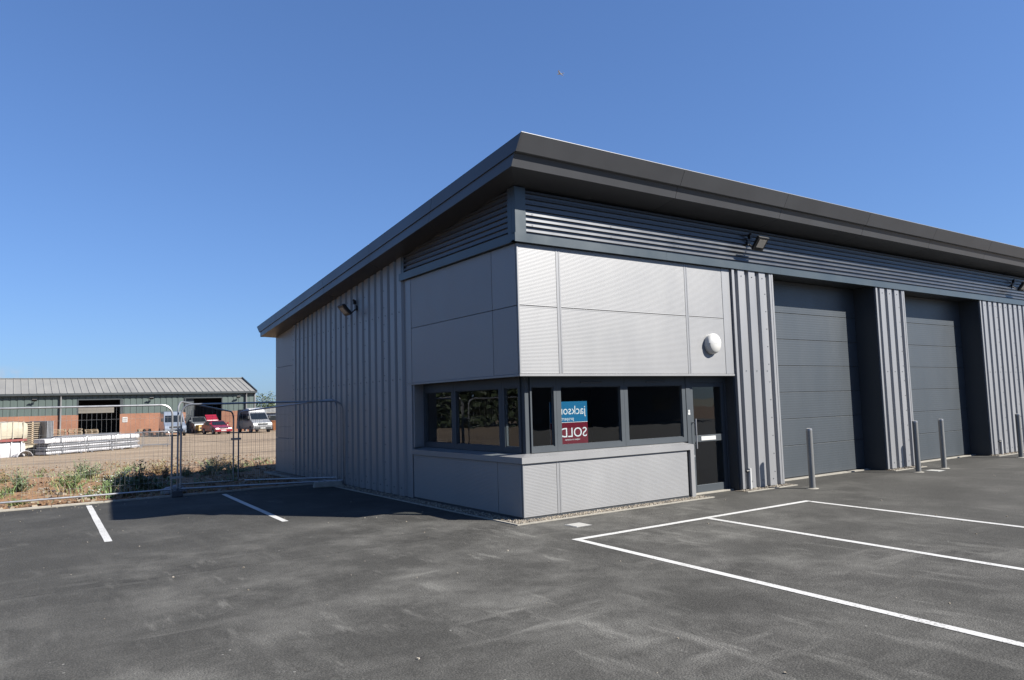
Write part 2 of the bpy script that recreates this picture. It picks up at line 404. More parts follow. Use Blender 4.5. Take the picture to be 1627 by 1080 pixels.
def line(a, b, w=.1):
    a = Vector((a[0], a[1], 0)); b = Vector((b[0], b[1], 0)); d = (b-a).normalized(); e = Vector((-d.y, d.x, 0))*w*.5
    rr = random.Random(int(a.x*100+b.y*77)); n = max(2, int((b-a).length/.25)); mb = MB(); vs = []; fs = []
    for i in range(n+1):
        p = a+(b-a)*i/n; j1 = rr.uniform(-.003, .003); j2 = rr.uniform(-.003, .003)
        q, s_ = p-e*(1+j1/w*2), p+e*(1+j2/w*2)
        vs += [(q.x, q.y, .004), (s_.x, s_.y, .004)]
        if i: fs.append((2*i-2, 2*i, 2*i+1, 2*i-1))
    mb.add(vs, fs).build('painted_line', M['paint'], asph)
line((-5.18, 7.72), (-5.34, 2.70)); line((-2.63, 7.62), (-2.82, 2.70)); line((-.08, 7.7), (-.10, 7.0)) if False else None
line((-.43, -1.72), (4.78, -1.70), .105)
line((-.38, -1.775), (-.62, -6.97)); line((2.15, -1.775), (1.80, -6.97)); line((4.73, -1.775), (4.28, -6.97))
line((-7.75, 7.8), (-7.9, 2.75)); line((7.2, -6.95), (6.9, -1.9)) if False else None

kerb = structure(MB().box(-42, -.3, 8.005, 8.015, -.05, .01).build('kerb', M['conc']))
kp = MB().box(0, .908, 0, .085, -.1, .035).mesh('kerb_edging', M['conc'], bevel=.008)
rk = random.Random(3)
for i in range(44):
    x = -.31-.915*(i+1)
    o = link('kerb_edging', kp, kerb, (x, 8.02+rk.uniform(-.004, .004), rk.uniform(-.006, .004)))

def gravel(x0, x1, y0, y1, n, seed, par):
    r = random.Random(seed); mb = MB()
    oct_ = [(1, 0, 0), (-1, 0, 0), (0, 1, 0), (0, -1, 0), (0, 0, 1), (0, 0, -1)]
    of = [(0, 2, 4), (2, 1, 4), (1, 3, 4), (3, 0, 4), (2, 0, 5), (1, 2, 5), (3, 1, 5), (0, 3, 5)]
    for _ in range(n):
        c = Vector((r.uniform(x0, x1), r.uniform(y0, y1), .012)); s = r.uniform(.010, .024)
        R3 = Matrix.Rotation(r.uniform(0, 6.28), 3, 'Z') @ Matrix.Rotation(r.uniform(0, 6.28), 3, 'X')
        sq = (r.uniform(.7, 1.2), r.uniform(.7, 1.2), r.uniform(.5, .9))
        mb.mat(r.choice((0, 0, 1, 2)))
        mb.add([R3 @ Vector((v[0]*s*sq[0], v[1]*s*sq[1], v[2]*s*sq[2]))+c for v in oct_], of)
    stuff(mb.build('gravel', [M['peb'], M['peb2'], M['peb3']], par))
M['peb'] = mat('pebble_buff', (.1872, .1584, .1188), .8, 0, .2, 30)
M['peb2'] = mat('pebble_grey', (.1008, .09, .0792), .8, 0, .2, 30)
M['peb3'] = mat('pebble_cream', (.2592, .2304, .1872), .8, 0, .15, 30)
M['bed'] = mat('gravel_bed', (.108, .09, .0684), .9, 0, .35, 40, bump=.5, bscale=70)
gb = structure(MB().box(-.27, 4.02, -.23, 0.06, -.02, .008).box(-.27, .06, 0.06, 12.7, -.02, .008).build('gravel_margin', M['bed']))
for a in ((5.05, 6.62, -.20, .06), (10.40, 11.85, -.20, .06), (15.80, 24.4, -.20, .06)):
    MB().box(*a, -.02, .008).build('gravel_bed', M['bed'], gb)
    e = MB().box(a[0], a[1], -.25, -.20, -.03, .012); e.build('concrete_edging', M['conc'], gb)
MB().box(-.32, 4.06, -.28, -.23, -.03, .014).build('concrete_edging', M['conc'], gb)
MB().box(-.32, -.27, -.23, 12.7, -.03, .014).build('concrete_edging', M['conc'], gb)
gravel(-.26, 3.98, -.22, -.02, 1500, 1, gb); gravel(-.26, -.02, 0, 8.0, 1500, 2, gb)
gravel(5.08, 6.6, -.19, 0, 450, 3, gb); gravel(10.42, 11.8, -.19, 0, 350, 4, gb); gravel(15.82, 19, -.19, 0, 500, 5, gb)
# ------------------------------------------------------------------ the new unit
UNIT = thing('industrial_unit', 'new silver and charcoal industrial unit with overhanging sloped roof and roller doors', 'building')
def F(face):
    return (lambda u, n, z: (u, -n, z)) if face == 'front' else (lambda u, n, z: (-n, u, z))
def fb(mb, face, u0, u1, n0, n1, z0, z1):
    f = F(face)
    return mb.hexa([f(u0, n0, z0), f(u1, n0, z0), f(u1, n1, z0), f(u0, n1, z0), f(u0, n0, z1), f(u1, n0, z1), f(u1, n1, z1), f(u0, n1, z1)])
def soff(y): return 5.25 - .1035*y
XE = 36.0; YB = 12.58

# core walls
w = MB()
w.box(.06, 5.10, .06, .12, 2.30, 5.24); w.box(5.10, XE, .06, .12, 4.38, 5.24); w.box(.06, 3.72, .06, .12, 0, .93)
w.box(.06, .12, .12, 3.74, 0, .93); w.box(.06, .12, .12, 3.9, 2.30, 4.85)
w.hexa([(.06, 3.9, 0), (.12, 3.9, 0), (.12, YB-.06, 0), (.06, YB-.06, 0), (.06, 3.9, soff(3.9)), (.12, 3.9, soff(3.9)), (.12, YB-.06, soff(YB)), (.06, YB-.06, soff(YB))])
w.box(.06, XE, YB-.06, YB, 0, 3.93); w.box(XE-.06, XE, .12, YB-.06, 0, 3.93)
w.build('inner_wall', M['dark'], UNIT)
pr = MB()
for a, b in ((5.20, 6.44), (10.49, 11.73), (15.92, XE-.1)): pr.box(a, b, .03, .56, 0, 4.37)
pr.build('pier_core', M['dark'], UNIT)
# office interior
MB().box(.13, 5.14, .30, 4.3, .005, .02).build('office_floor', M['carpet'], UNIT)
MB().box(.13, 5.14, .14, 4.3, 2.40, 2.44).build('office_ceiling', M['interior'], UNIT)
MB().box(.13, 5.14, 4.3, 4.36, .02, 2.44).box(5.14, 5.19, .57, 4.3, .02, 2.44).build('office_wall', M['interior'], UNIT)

# ribbed composite panels
def rib_profile(z0, z1, pitch, depth, edge=.018):
    pts = [(z0, -.003), (z0+.004, 0), (z0+edge, 0)]
    n = max(1, int((z1-z0-2*edge)/pitch)); st = (z1-z0-2*edge)/n
    for i in range(n):
        b = z0+edge+i*st
        pts += [(b+st*.18, -depth), (b+st*.50, -depth), (b+st*.68, 0), (b+st, 0)]
    pts += [(z1-.004, 0), (z1, -.003)]
    return pts
def ribbed(face, u0, u1, z0, z1, name, m, par, n0=0.0, thick=.04, pitch=.022, depth=.0007):
    f = F(face); p = rib_profile(z0, z1, pitch, depth); mb = MB(); k = len(p)
    vs = [f(u0, n0+n, z) for z, n in p]+[f(u1, n0+n, z) for z, n in p]
    vs += [f(u0, n0-thick, z0), f(u0, n0-thick, z1), f(u1, n0-thick, z0), f(u1, n0-thick, z1)]
    fs = [(i, i+1, k+i+1, k+i) for i in range(k-1)]
    b = 2*k
    fs += [tuple(range(k))+(b+1, b), tuple(range(k, 2*k))+(b+3, b+2), (b, b+1, b+3, b+2), (0, k, b+2, b), (k-1, 2*k-1, b+3, b+1)]
    return mb.add(vs, fs).build(name, m, par)
ZJ = 3.345
for (a, b) in ((.006, .775), (.865, 3.835), (3.925, 4.90)):
    ribbed('front', a, b, 2.262, ZJ-.004, 'wall_panel', M['silver_panel'], UNIT)
    ribbed('front', a, b, ZJ+.004, 4.34, 'wall_panel', M['silver_panel'], UNIT)
for (a, b) in ((.045, .74), (.752, 3.70)):
    ribbed('left', a, b, 2.262, ZJ-.004, 'wall_panel', M['silver_panel'], UNIT)
    ribbed('left', a, b, ZJ+.004, 4.34, 'wall_panel', M['silver_panel'], UNIT)
for (a, b) in ((.006, .655), (.745, 3.69)): ribbed('front', a, b, .045, .862, 'wall_panel', M['silver_panel'], UNIT)
for (a, b) in ((.045, .70), (.712, 3.68)): ribbed('left', a, b, .045, .862, 'wall_panel', M['silver_panel'], UNIT)
# joint strips
def strip(face, u0, u1, z0, z1, m=None, n=.004):
    mb = MB(); c = (u1-u0)
    fb(mb, face, u0, u0+c*.30, -.03, n, z0, z1); fb(mb, face, u0+c*.33, u0+c*.67, -.03, n-.004, z0, z1); fb(mb, face, u0+c*.70, u1, -.03, n, z0, z1)
    return mb.build('cover_strip', m or M['silver'], UNIT)
strip('front', .779, .861, 2.262, 4.34); strip('front', 3.839, 3.921, 2.262, 4.34); strip('front', .659, .741, .045, .862)
def flat(face, u0, u1, n0, n1, z0, z1, name, m, bevel=.003, par=None):
    return fb(MB(), face, u0, u1, n0, n1, z0, z1).build(name, m, par or UNIT, bevel=bevel)
flat('front', 4.904, 5.155, -.03, .006, 2.262, 4.34, 'flashing', M['silver'])
flat('left', 3.705, 3.93, -.03, .006, 2.262, 4.34, 'flashing', M['silver'])
flat('left', 3.72, 3.93, -.25, .008, .02, 2.257, 'flashing', M['silver'])
flat('left', 3.66, 3.7198, -.28, -.02, 1.0, 2.25, 'window_reveal', M['silver'])
MB().box(-.004, .028, -.004, .028, 2.262, 4.34).build('corner_trim', M['silver_panel'], UNIT, bevel=.004)
MB().box(-.004, .028, -.004, .028, .045, .862).build('corner_trim', M['silver_panel'], UNIT, bevel=.004)
# drip flashing under the upper panels, soffit board behind it
dm = MB(); fb(dm, 'front', -.014, 5.20, -.03, .014, 2.222, 2.259); fb(dm, 'left', .03, 3.80, -.03, .014, 2.222, 2.259)
dm.build('drip_flashing', M['silver_panel'], UNIT, bevel=.003)
MB().box(.03, 5.16, .03, .34, 2.232, 2.256).box(.03, .34, .34, 3.74, 2.232, 2.256).build('window_soffit', M['anthracite'], UNIT)
# plinth
pm = MB(); fb(pm, 'front', 0, 3.72, -.04, -.012, 0, .045); fb(pm, 'left', .03, 3.72, -.04, -.012, 0, .045)
pm.build('plinth', M['anthracite'], UNIT)
# sill: sloped cap with a lip, mitred at the corner
sp = [(-.30, 1.0), (.034, .962), (.034, .868), (.026, .868), (.026, .945), (-.30, .975)]
MB().prism(sp, lambda p, t: ((-p[0] if t == 0 else 3.85), -p[0], p[1]), 0, 1).build('sill', M['silver_panel'], UNIT)
MB().prism(sp, lambda p, t: (-p[0], (-p[0] if t == 0 else 3.71), p[1]), 0, 1).build('sill', M['silver_panel'], UNIT)
flat('front', 3.745, 3.85, -.02, .034, .01, .866, 'sill_end_trim', M['silver_panel'])
MB().box(3.75, 3.845, .022, .30, .01, .97).build('sill_end_wall', M['anthracite'], UNIT)

# windows: frame > pane, trickle vent
def window(face, u0, u1, pu0, pu1, vent=True, z0=1.0, z1=2.225, pz0=1.09, pz1=2.06):
    mb = MB(); a, b = -.285, -.225
    fb(mb, face, u0, pu0, a, b, z0, z1); fb(mb, face, pu1, u1, a, b, z0, z1)
    fb(mb, face, pu0, pu1, a, b, z0, pz0); fb(mb, face, pu0, pu1, a, b, pz1, z1)
    c = -.245                                                   # glazing bead
    fb(mb, face, pu0, pu0+.014, a, c, pz0, pz1); fb(mb, face, pu1-.014, pu1, a, c, pz0, pz1)
    fb(mb, face, pu0+.014, pu1-.014, a, c, pz0, pz0+.014); fb(mb, face, pu0+.014, pu1-.014, a, c, pz1-.014, pz1)
    o = mb.build('window', M['frame'], UNIT)
    p = fb(MB(), face, pu0+.01, pu1-.01, -.270, -.264, pz0+.01, pz1-.01).build('pane', M['glass'], o)
    if vent:
        m_ = (pu0+pu1)/2
        v = fb(MB(), face, m_-.24, m_+.24, -.226, -.212, 2.115, 2.145); v.build('trickle_vent', M['black'], o, bevel=.003)
    return o
window('front', .345, .875, .375, .825, False)
window('front', .879, 2.398, .975, 2.312); window('front', 2.402, 3.975, 2.488, 3.88)
window('left', .345, .87, .40, .80, False)
window('left', .876, 2.475, .97, 2.40, False); window('left', 2.48, 3.66, 2.56, 3.58, False)
MB().box(.25, .344, .25, .344, .99, 2.23).build('corner_post', M['frame'], UNIT, bevel=.006)
# entrance door
df = MB()
fb(df, 'front', 3.977, 4.095, -.29, -.215, .02, 2.225); fb(df, 'front', 5.09, 5.155, -.29, -.215, .02, 2.225); fb(df, 'front', 4.095, 5.09, -.29, -.215, 2.10, 2.225)
dfr = df.build('door_frame', M['frame'], UNIT, bevel=.003)
dl = MB(); zb = (.03, .165, .975, 1.10, 2.02, 2.096)
fb(dl, 'front', 4.102, 4.19, -.28, -.235, zb[0], zb[5]); fb(dl, 'front', 5.00, 5.084, -.28, -.235, zb[0], zb[5])
for i in (0, 2, 4): fb(dl, 'front', 4.19, 5.00, -.28, -.235, zb[i], zb[i+1])
leaf = dl.build('entrance_door', M['frame'], UNIT, bevel=.003)
fb(MB(), 'front', 4.185, 5.005, -.262, -.255, .16, .98).build('pane', M['glass'], leaf)
fb(MB(), 'front', 4.185, 5.005, -.262, -.255, 1.095, 2.025).build('pane', M['glass'], leaf)
fb(MB(), 'front', 4.36, 4.78, -.236, -.226, .998, 1.075).build('letter_plate', M['white'], leaf, bevel=.003)
hm = MB(); hm.tube([(4.145, .155, .86), (4.145, .155, 1.42)], .016, 10)
for z in (.93, 1.35): hm.tube([(4.145, .155, z), (4.145, .237, z)], .010, 8)
hm.build('pull_handle', M['steel'], leaf, smooth=True)
MB().lathe([(.022, 0), (.022, .012)], (0, -1, 0), (4.145, .236, .72), 12).build('lock_cylinder', M['steel'], leaf)
nb = MB(); fb(nb, 'front', 4.01, 4.065, -.216, -.211, 1.50, 1.545); fb(nb, 'front', 4.015, 4.06, -.216, -.210, 1.555, 1.59); nb.build('door_notice', M['white'], dfr)
MB().box(3.98, 5.15, .14, .30, .0, .028).build('door_threshold', M['conc'], UNIT, bevel=.004)
flat('front', 5.12, 5.158, -.56, -.012, .0, 2.23, 'door_reveal', M['dark'], 0)

# profiled vertical cladding, one object per sheet
PITCH = 1/3.0; CR, FL = .198, .024
def cladding(face, u0, u1, z0, zt, name='cladding_sheet', n0=-.008, m=None, phase=.0):
    f = F(face); m = m or M['silver']; sheets = []
    u = u0
    while u < u1-.02:
        e = min(u+1.0, u1)
        us = [(u, 0)]
        k = u
        while k < e-1e-4:
            v = (PITCH-CR-2*FL)
            for du, n in ((v, 0), (v+FL, .054), (v+FL+CR, .054), (PITCH, 0)):
                if k+du <= e+1e-4: us.append((k+du, n))
            k += PITCH
        if us[-1][0] < e-1e-3: us.append((e, us[-1][1]))
        mb = MB(); K = len(us)
        vs = [f(a, n0+n, z0) for a, n in us]+[f(a, n0+n, zt(a)) for a, n in us]+[f(a, n0+n-.012, z0) for a, n in us]+[f(a, n0+n-.012, zt(a)) for a, n in us]
        fs = []
        for i in range(K-1):
            fs += [(i, i+1, K+i+1, K+i), (2*K+i, 3*K+i, 3*K+i+1, 2*K+i+1), (i, 2*K+i, 2*K+i+1, i+1), (K+i, K+i+1, 3*K+i+1, 3*K+i)]
        fs += [(0, K, 3*K, 2*K), (K-1, 3*K-1+0, 4*K-1, 2*K-1)] if False else []
        mb.add(vs, fs); sheets.append(mb.build(name, m, UNIT))
        u = e
    return sheets
def screws(face, u0, u1, zrows, ztop, n0=.046, seam=True):
    mb = MB(); f = F(face); k = u0; v = PITCH-CR-2*FL; i = 0; q = .012 if face == 'left' else .009
    while k+v+FL+CR < u1+.02:
        c = k+v+FL+CR*.5
        for z in zrows:
            if z < ztop(c): fb(mb, face, c-q, c+q, .036, n0+.008, z-q, z+q)
        if seam and i % 3 == 2:
            z = .3
            while z < ztop(c)-.1:
                fb(mb, face, c+.065-q, c+.065+q, .036, n0+.007, z-q*.9, z+q*.9); z += .36
        k += PITCH; i += 1
    stuff(mb.build('screw', M['screw'], UNIT))
ZT = 4.345
for a, b in ((5.165, 6.48), (10.45, 11.77), (15.88, XE)):
    flat('front', a, a+.075, -.03, .050, .03, ZT, 'edge_flashing', M['silver']); flat('front', b-.055, b, -.03, .050, .03, ZT, 'edge_flashing', M['silver'])
    cladding('front', a+.08, b-.06, .03, lambda u: ZT)
    screws('front', a+.08, min(b-.06, 20), (.16, 2.32, 4.22), lambda u: ZT)
    pb = MB(); fb(pb, 'front', a, min(b, 24), -.04, .0, 0, .03); pb.build('plinth', M['conc'], UNIT)
cladding('left', 3.935, 10.96, .03, lambda u: soff(u)+.03)
screws('left', 3.935, 10.96, (.18, 2.35, 3.72), lambda u: soff(u)-.06)
pb = MB(); fb(pb, 'left', 3.93, 12.58, -.04, .0, 0, .03); pb.build('plinth', M['anthracite'], UNIT)
# rear corner panels on the left face
for z0, z1 in ((.03, .995), (1.003, 3.045), (3.053, None)):
    f = F('left'); a, b = 10.975, 12.58
    t0, t1 = (z1, z1) if z1 else (soff(a)+.02, soff(b)+.02)
    MB().hexa([f(a, -.04, z0), f(b, -.04, z0), f(b, .012, z0), f(a, .012, z0), f(a, -.04, t0), f(b, -.04, t1), f(b, .012, t1), f(a, .012, t0)]).build('corner_panel', M['silver_panel'], UNIT, bevel=.003)

# garage openings
def sectional(x0, x1):
    root = MB().box(x0+.02, x1-.02, .53, .56, 0, 4.36).build('sectional_door', M['door'], UNIT)
    zs = [.035, .72, 1.30, 1.885, 2.47, 3.055, 3.64, 4.36]
    for i in range(7):
        ribbed('front', x0+.03, x1-.03, zs[i]+.005, zs[i+1]-.005, 'door_section', M['door'], root, n0=-.495, thick=.03, pitch=.05, depth=.0005)
    MB().box(x0+.02, x1-.02, .49, .53, .005, .035).build('bottom_seal', M['black'], root)
    for a, b in ((x0, x0+.02), (x1-.02, x1)): MB().box(a, b, -.012, .55, .0, 4.36).build('door_reveal', M['anthracite'], UNIT)
    MB().box(x0+.02, x1-.02, .0, .53, 4.362, 4.378).build('door_lintel', M['anthracite'], UNIT)
    MB().box(x0+.02, x1-.02, .36, .48, .0, .022).build('door_threshold', M['conc'], UNIT)
sectional(6.485, 10.445); sectional(11.775, 15.875)

# dark trim above panels, band of horizontal cladding, corner column
def trim(face, u0, u1):
    mb = MB(); fb(mb, face, u0, u1, -.04, .075, 4.348, 4.372); fb(mb, face, u0, u1, .060, .075, 4.372, 4.49); fb(mb, face, u0, u1, -.02, .060, 4.478, 4.49)
    return mb.build('band_trim', M['band2'], UNIT)
M['band2'] = mat('trim_grey', (.0403, .0526, .0605), .36, .15, .06, 1.5)
x = -.075; first = True
while x < XE:
    e = min(x+3.4, XE); trim('front', x, e-.003); x = e
trim('left', -.057, 4.07)
fb(MB(), 'left', 4.07, 4.085, -.04, .075, 4.348, 4.49).build('band_trim', M['band2'], UNIT)
MB().box(-.045, .17, -.045, .05, 4.492, 5.245).box(-.045, .05, .05, .17, 4.492, 5.245).build('corner_column', M['band2'], UNIT, bevel=.004)
flat('left', 3.93, 4.06, -.03, .04, 4.492, 4.87, 'corner_column', M['band2'])
def hprof(z0, z1):
    pts = [(z0, 0)]; z = z0
    while z+.09 <= z1+1e-6:
        pts += [(z+.038, 0), (z+.043, .036), (z+.082, .0315), (z+.09, 0)]; z += .09
    return pts
def band(face, u0, u1):
    f = F(face); p = hprof(4.495, 5.22); k = len(p)
    vs = [f(u0, n, z) for z, n in p]+[f(u1, n, z) for z, n in p]+[f(u0, n-.012, z) for z, n in p]+[f(u1, n-.012, z) for z, n in p]
    fs = []
    for i in range(k-1): fs += [(i, i+1, k+i+1, k+i), (2*k+i, 3*k+i, 3*k+i+1, 2*k+i+1), (i, 2*k+i, 2*k+i+1, i+1), (k+i, k+i+1, 3*k+i+1, 3*k+i)]
    MB().add(vs, fs).build('band_sheet', M['band'], UNIT)
x = .172
while x < XE-.1:
    e = min(x+3.4, XE); band('front', x, e-.002); x = e
band('left', .172, 3.93)
bs = MB()
for i in range(12):
    for k in range(3):
        X = .3+i*1.7; z = 4.495+.09*(k*2+1)+.057
        if X < 19: fb(bs, 'front', X-.009, X+.009, .02, .038, z-.009, z+.009)
stuff(bs.build('screw', M['screw'], UNIT))

# fascia, soffit, roof
TF, MF, NF, BF = Vector((-.421, -.80, 5.808)), Vector((-.444, -.675, 5.555)), Vector((-.424, -.617, 5.560)), Vector((-.440, -.545, 5.357))
TB, MBk, NB, BB = Vector((-.421, 13.13, 4.327)), Vector((-.444, 12.80, 4.127)), Vector((-.424, 12.76, 4.131)), Vector((-.440, 12.69, 3.984))
def slab4(a, b, c, d, off, name, m):
    off = Vector(off)
    return MB().hexa([a, b, c, d, a+off, b+off, c+off, d+off]).build(name, m, UNIT)
def at_x(p, x): return Vector((x, p.y, p.z))
cuts = [None, 3.1, 6.1, 9.1, 12.1, 15.1, 18.1, 21.1, 24.1, 27.1, 30.1, 33.1, XE+.4]
for i in range(len(cuts)-1):
    g = .004
    def P_(p, c, s): return p.copy() if c is None else at_x(p, c+s)
    L_, R_ = cuts[i], cuts[i+1]
    slab4(P_(TF, L_, g), P_(TF, R_, -g), P_(MF, R_, -g), P_(MF, L_, g), (.03 if L_ is None else 0, .035, -.01), 'fascia_panel', M['fascia'])
    slab4(P_(MF, L_, g), P_(MF, R_, -g), P_(NF, R_, -g), P_(NF, L_, g), (0, .004, .012), 'fascia_lip', M['fascia'])
    slab4(P_(NF, L_, g), P_(NF, R_, -g), P_(BF, R_, -g), P_(BF, L_, g), (.03 if L_ is None else 0, .03, -.002), 'fascia_panel', M['fascia'])
    wl = Vector((.05, .05, 5.246)) if L_ is None else Vector((L_+g, .05, 5.246))
    slab4(P_(BF, L_, g), P_(BF, R_, -g), Vector((R_-g, .05, 5.246)), wl, (0, 0, .02), 'soffit_panel', M['fascia'])
ny = 5
def lp(a, b, s): return a+(b-a)*s
for i in range(ny):
    s0, s1 = i/ny+(.0003 if i else 0), (i+1)/ny-(.0003 if i < ny-1 else 0)
    slab4(lp(TF, TB, s0), lp(TF, TB, s1), lp(MF, MBk, s1), lp(MF, MBk, s0), (.035, 0, -.008), 'verge_panel', M['fascia'])
    slab4(lp(MF, MBk, s0), lp(MF, MBk, s1), lp(NF, NB, s1), lp(NF, NB, s0), (.004, 0, .012), 'verge_lip', M['fascia'])
    slab4(lp(NF, NB, s0), lp(NF, NB, s1), lp(BF, BB, s1), lp(BF, BB, s0), (.03, 0, -.002), 'verge_panel', M['fascia'])
    Wf, Wb = Vector((.05, .05, 5.246)), Vector((.05, 12.58, 3.952))
    slab4(lp(BF, BB, s0), lp(BF, BB, s1), lp(Wf, Wb, s1), lp(Wf, Wb, s0), (0, 0, .02), 'soffit_panel', M['fascia'])
# back eaves
slab4(TB, at_x(TB, XE+.4), at_x(MBk, XE+.4), MBk, (0, -.03, -.008), 'fascia_panel', M['fascia'])
slab4(NB, at_x(NB, XE+.4), at_x(BB, XE+.4), BB, (0, -.03, -.008), 'fascia_panel', M['fascia'])
slab4(BB, at_x(BB, XE+.4), Vector((XE+.4, 12.58, 3.952)), Vector((.05, 12.58, 3.952)), (0, 0, .02), 'soffit_panel', M['fascia'])
o_ = Vector((0, 0, -.05))
q = [TF+Vector((.036, .036, -.012)), at_x(TF, XE+.4)+Vector((0, .036, -.012)), at_x(TB, XE+.4)+Vector((0, -.036, -.012)), TB+Vector((.036, -.036, -.012))]
MB().hexa([a+o_ for a in q]+q).build('roof', M['roof'], UNIT)
# thin pale capping along the top edge
def cap(a, b): return MB().bar(a+Vector((0, 0, .008)), b+Vector((0, 0, .008)), .022, .010)
cap(TF+Vector((.012, .022, 0)), at_x(TF, XE+.4)+Vector((0, .022, 0))).build('roof_capping', M['silver'], UNIT)

# board inside the window with lettering seen from behind
BLUE = mat('board_blue', (.003, .070, .150), .7, 0, .04, spec=.1); MAR = mat('board_maroon', (.070, .0015, .009), .7, 0, .04, spec=.1); LET = mat('board_letter', (.36, .3744, .3888), .6, 0, .02)
SIGN = thing('estate_agent_board', 'blue over maroon board with reversed white lettering inside the front window', 'sign board', (.82, .33, 1.065))
MB().box(0, .80, 0, .012, .012, .392).build('board_lower', MAR, SIGN); MB().box(0, .80, 0, .012, .400, .745).build('board_upper', BLUE, SIGN)
MB().box(-.002, .80, .012, .016, 0, .745).box(0, .80, .0, .012, 0, .0115).box(0, .80, .0, .012, .3925, .3995).build('backing_sheet', M['white'], SIGN)
def text_part(txt, size, xr, z, serif=(), name='lettering', sx=1.0, bold=0.0):
    cu = bpy.data.curves.new('t', 'FONT'); cu.body = txt; cu.size = size; cu.offset = bold; cu.resolution_u = 3
    ob = bpy.data.objects.new('t', cu); COL.objects.link(ob)
    dg = bpy.context.evaluated_depsgraph_get(); dg.update()
    me = bpy.data.meshes.new_from_object(ob.evaluated_get(dg))
    vs = [v.co.copy() for v in me.vertices]; fs = [tuple(p.vertices) for p in me.polygons]
    bpy.data.objects.remove(ob); bpy.data.curves.remove(cu)
    mb = MB(); V = [(xr-v.x*sx, -.0015, z+v.y) for v in vs]
    keep = [f for f in fs]
    mb.add(V, keep)
    for (a, b, c, d) in serif: mb.add([(xr-a, -.0015, z+c), (xr-b, -.0015, z+c), (xr-b, -.0015, z+d), (xr-a, -.0015, z+d)], [(0, 1, 2, 3)])
    bpy.data.meshes.remove(me)
    return mb.build(name, LET, SIGN)
text_part('jackson', .205, .765, .53, sx=.97)
text_part('property', .085, .50, .43)
text_part('SOLD', .225, .785, .15, sx=1.06)
text_part('subject to contract', .042, .62, .095)

# ------------------------------------------------------------------ fittings on the unit
def floodlight(name, label, loc, rz, tilt, group):
    t = thing(name, label, 'floodlight', loc, rz, group)      # local: wall at y=0, outward -y
    MB().box(-.05, .05, -.045, .0, -.055, .055).build('wall_box', M['black'], t, bevel=.008)
    MB().tube([(0, -.04, -.03), (0, -.11, -.10), (.0, -.16, -.12)], .014, 8).bar((-.13, -.17, -.12), (.13, -.17, -.12), .02).build('bracket', M['black'], t)
    Rm = Matrix.Rotation(tilt, 3, 'X'); c = Vector((0, -.30, -.06))
    h = MB(); h.cbox(c, (.32, .29, .055), M4=Rm)
    for k in range(6): h.cbox(c+Rm @ Vector((-.12+.048*k, 0, .040)), (.012, .25, .03), M4=Rm)
    hd = h.build('lamp_head', M['black'], t, bevel=.006)
    MB().cbox(c+Rm @ Vector((0, -.005, -.032)), (.22, .17, .006), M4=Rm).build('lens', M['lens'], hd)
    MB().cbox((.0, -.06, .13), (.05, .07, .09)).tube([(0, -.045, .05), (0, -.05, .10)], .012, 8).lathe([(.03, 0), (.028, .02), (.012, .034)], (0, -.6, .8), (0, -.075, .165), 12).build('motion_sensor', M['black'], t, bevel=.004)
    return t
FG = 'floodlights on the new unit'
floodlight('floodlight', 'black floodlight on the horizontal cladding band above the left roller door', (5.74, -.03, 4.92), 0.0, rad(-52), FG)
floodlight('floodlight', 'black floodlight on the band near the right edge of the photo', (18.1, -.03, 4.90), 0.0, rad(-52), FG)
floodlight('floodlight', 'black floodlight high on the shaded vertical cladding of the side wall', (-.035, 6.35, 4.08), rad(-90), rad(-48), FG)
b_ = thing('bulkhead_light', 'round white bulkhead light with eyelid cover beside the entrance', 'wall light', (4.50, 0, 2.83))
MB().lathe([(.19, 0), (.195, .03), (.185, .075), (.16, .10)], (0, -1, 0), (0, 0, 0), 28).build('body', M['white'], b_, smooth=True)
MB().lathe([(.163, .095), (.155, .118), (.12, .14), (.06, .15), (.005, .152)], (0, -1, 0), (0, 0, 0), 28).build('diffuser', mat('diffuser', (.396, .396, .3816), .2, 0, .02), b_, smooth=True)
ey = MB(); n = 18; vs = []; prof = [(.192, .06), (.186, .095), (.165, .115), (.125, .136), (.06, .152), (.0, .156)]
for r_, h_ in prof:
    for k in range(n+1):
        a = math.pi*k/n; vs.append((r_*math.cos(a), -h_, r_*math.sin(a)+.012))
fs = [(i*(n+1)+k, i*(n+1)+k+1, (i+1)*(n+1)+k+1, (i+1)*(n+1)+k) for i in range(len(prof)-1) for k in range(n)]
fs.append(tuple(i*(n+1) for i in range(len(prof)))+tuple(i*(n+1)+n for i in reversed(range(len(prof)-1))))
ey.add(vs, fs).build('eyelid', M['white'], b_, smooth=True)
def vent_pipe(label, x):
    t = thing('duct_pipe', label, 'pipe', (x, -.075, 0), 0, 'short service pipes at the foot of the cladding')
    MB().tube([(0, 0, -.02), (0, 0, .42)], .028, 10).build('pipe', M['white'], t, smooth=True)
    MB().tube([(-.005, 0, .37), (-.07, .02, .37), (-.09, .055, .36)], .022, 8).build('cable_entry', M['black'], t, smooth=True)
    MB().tube([(-.095, .03, .36), (-.10, .03, .0)], .008, 6).build('cable', M['steel'], t, smooth=True)
vent_pipe('white service pipe at the cladding foot beside the entrance door', 5.36)
vent_pipe('white service pipe at the cladding foot right of the second roller door', 16.42)
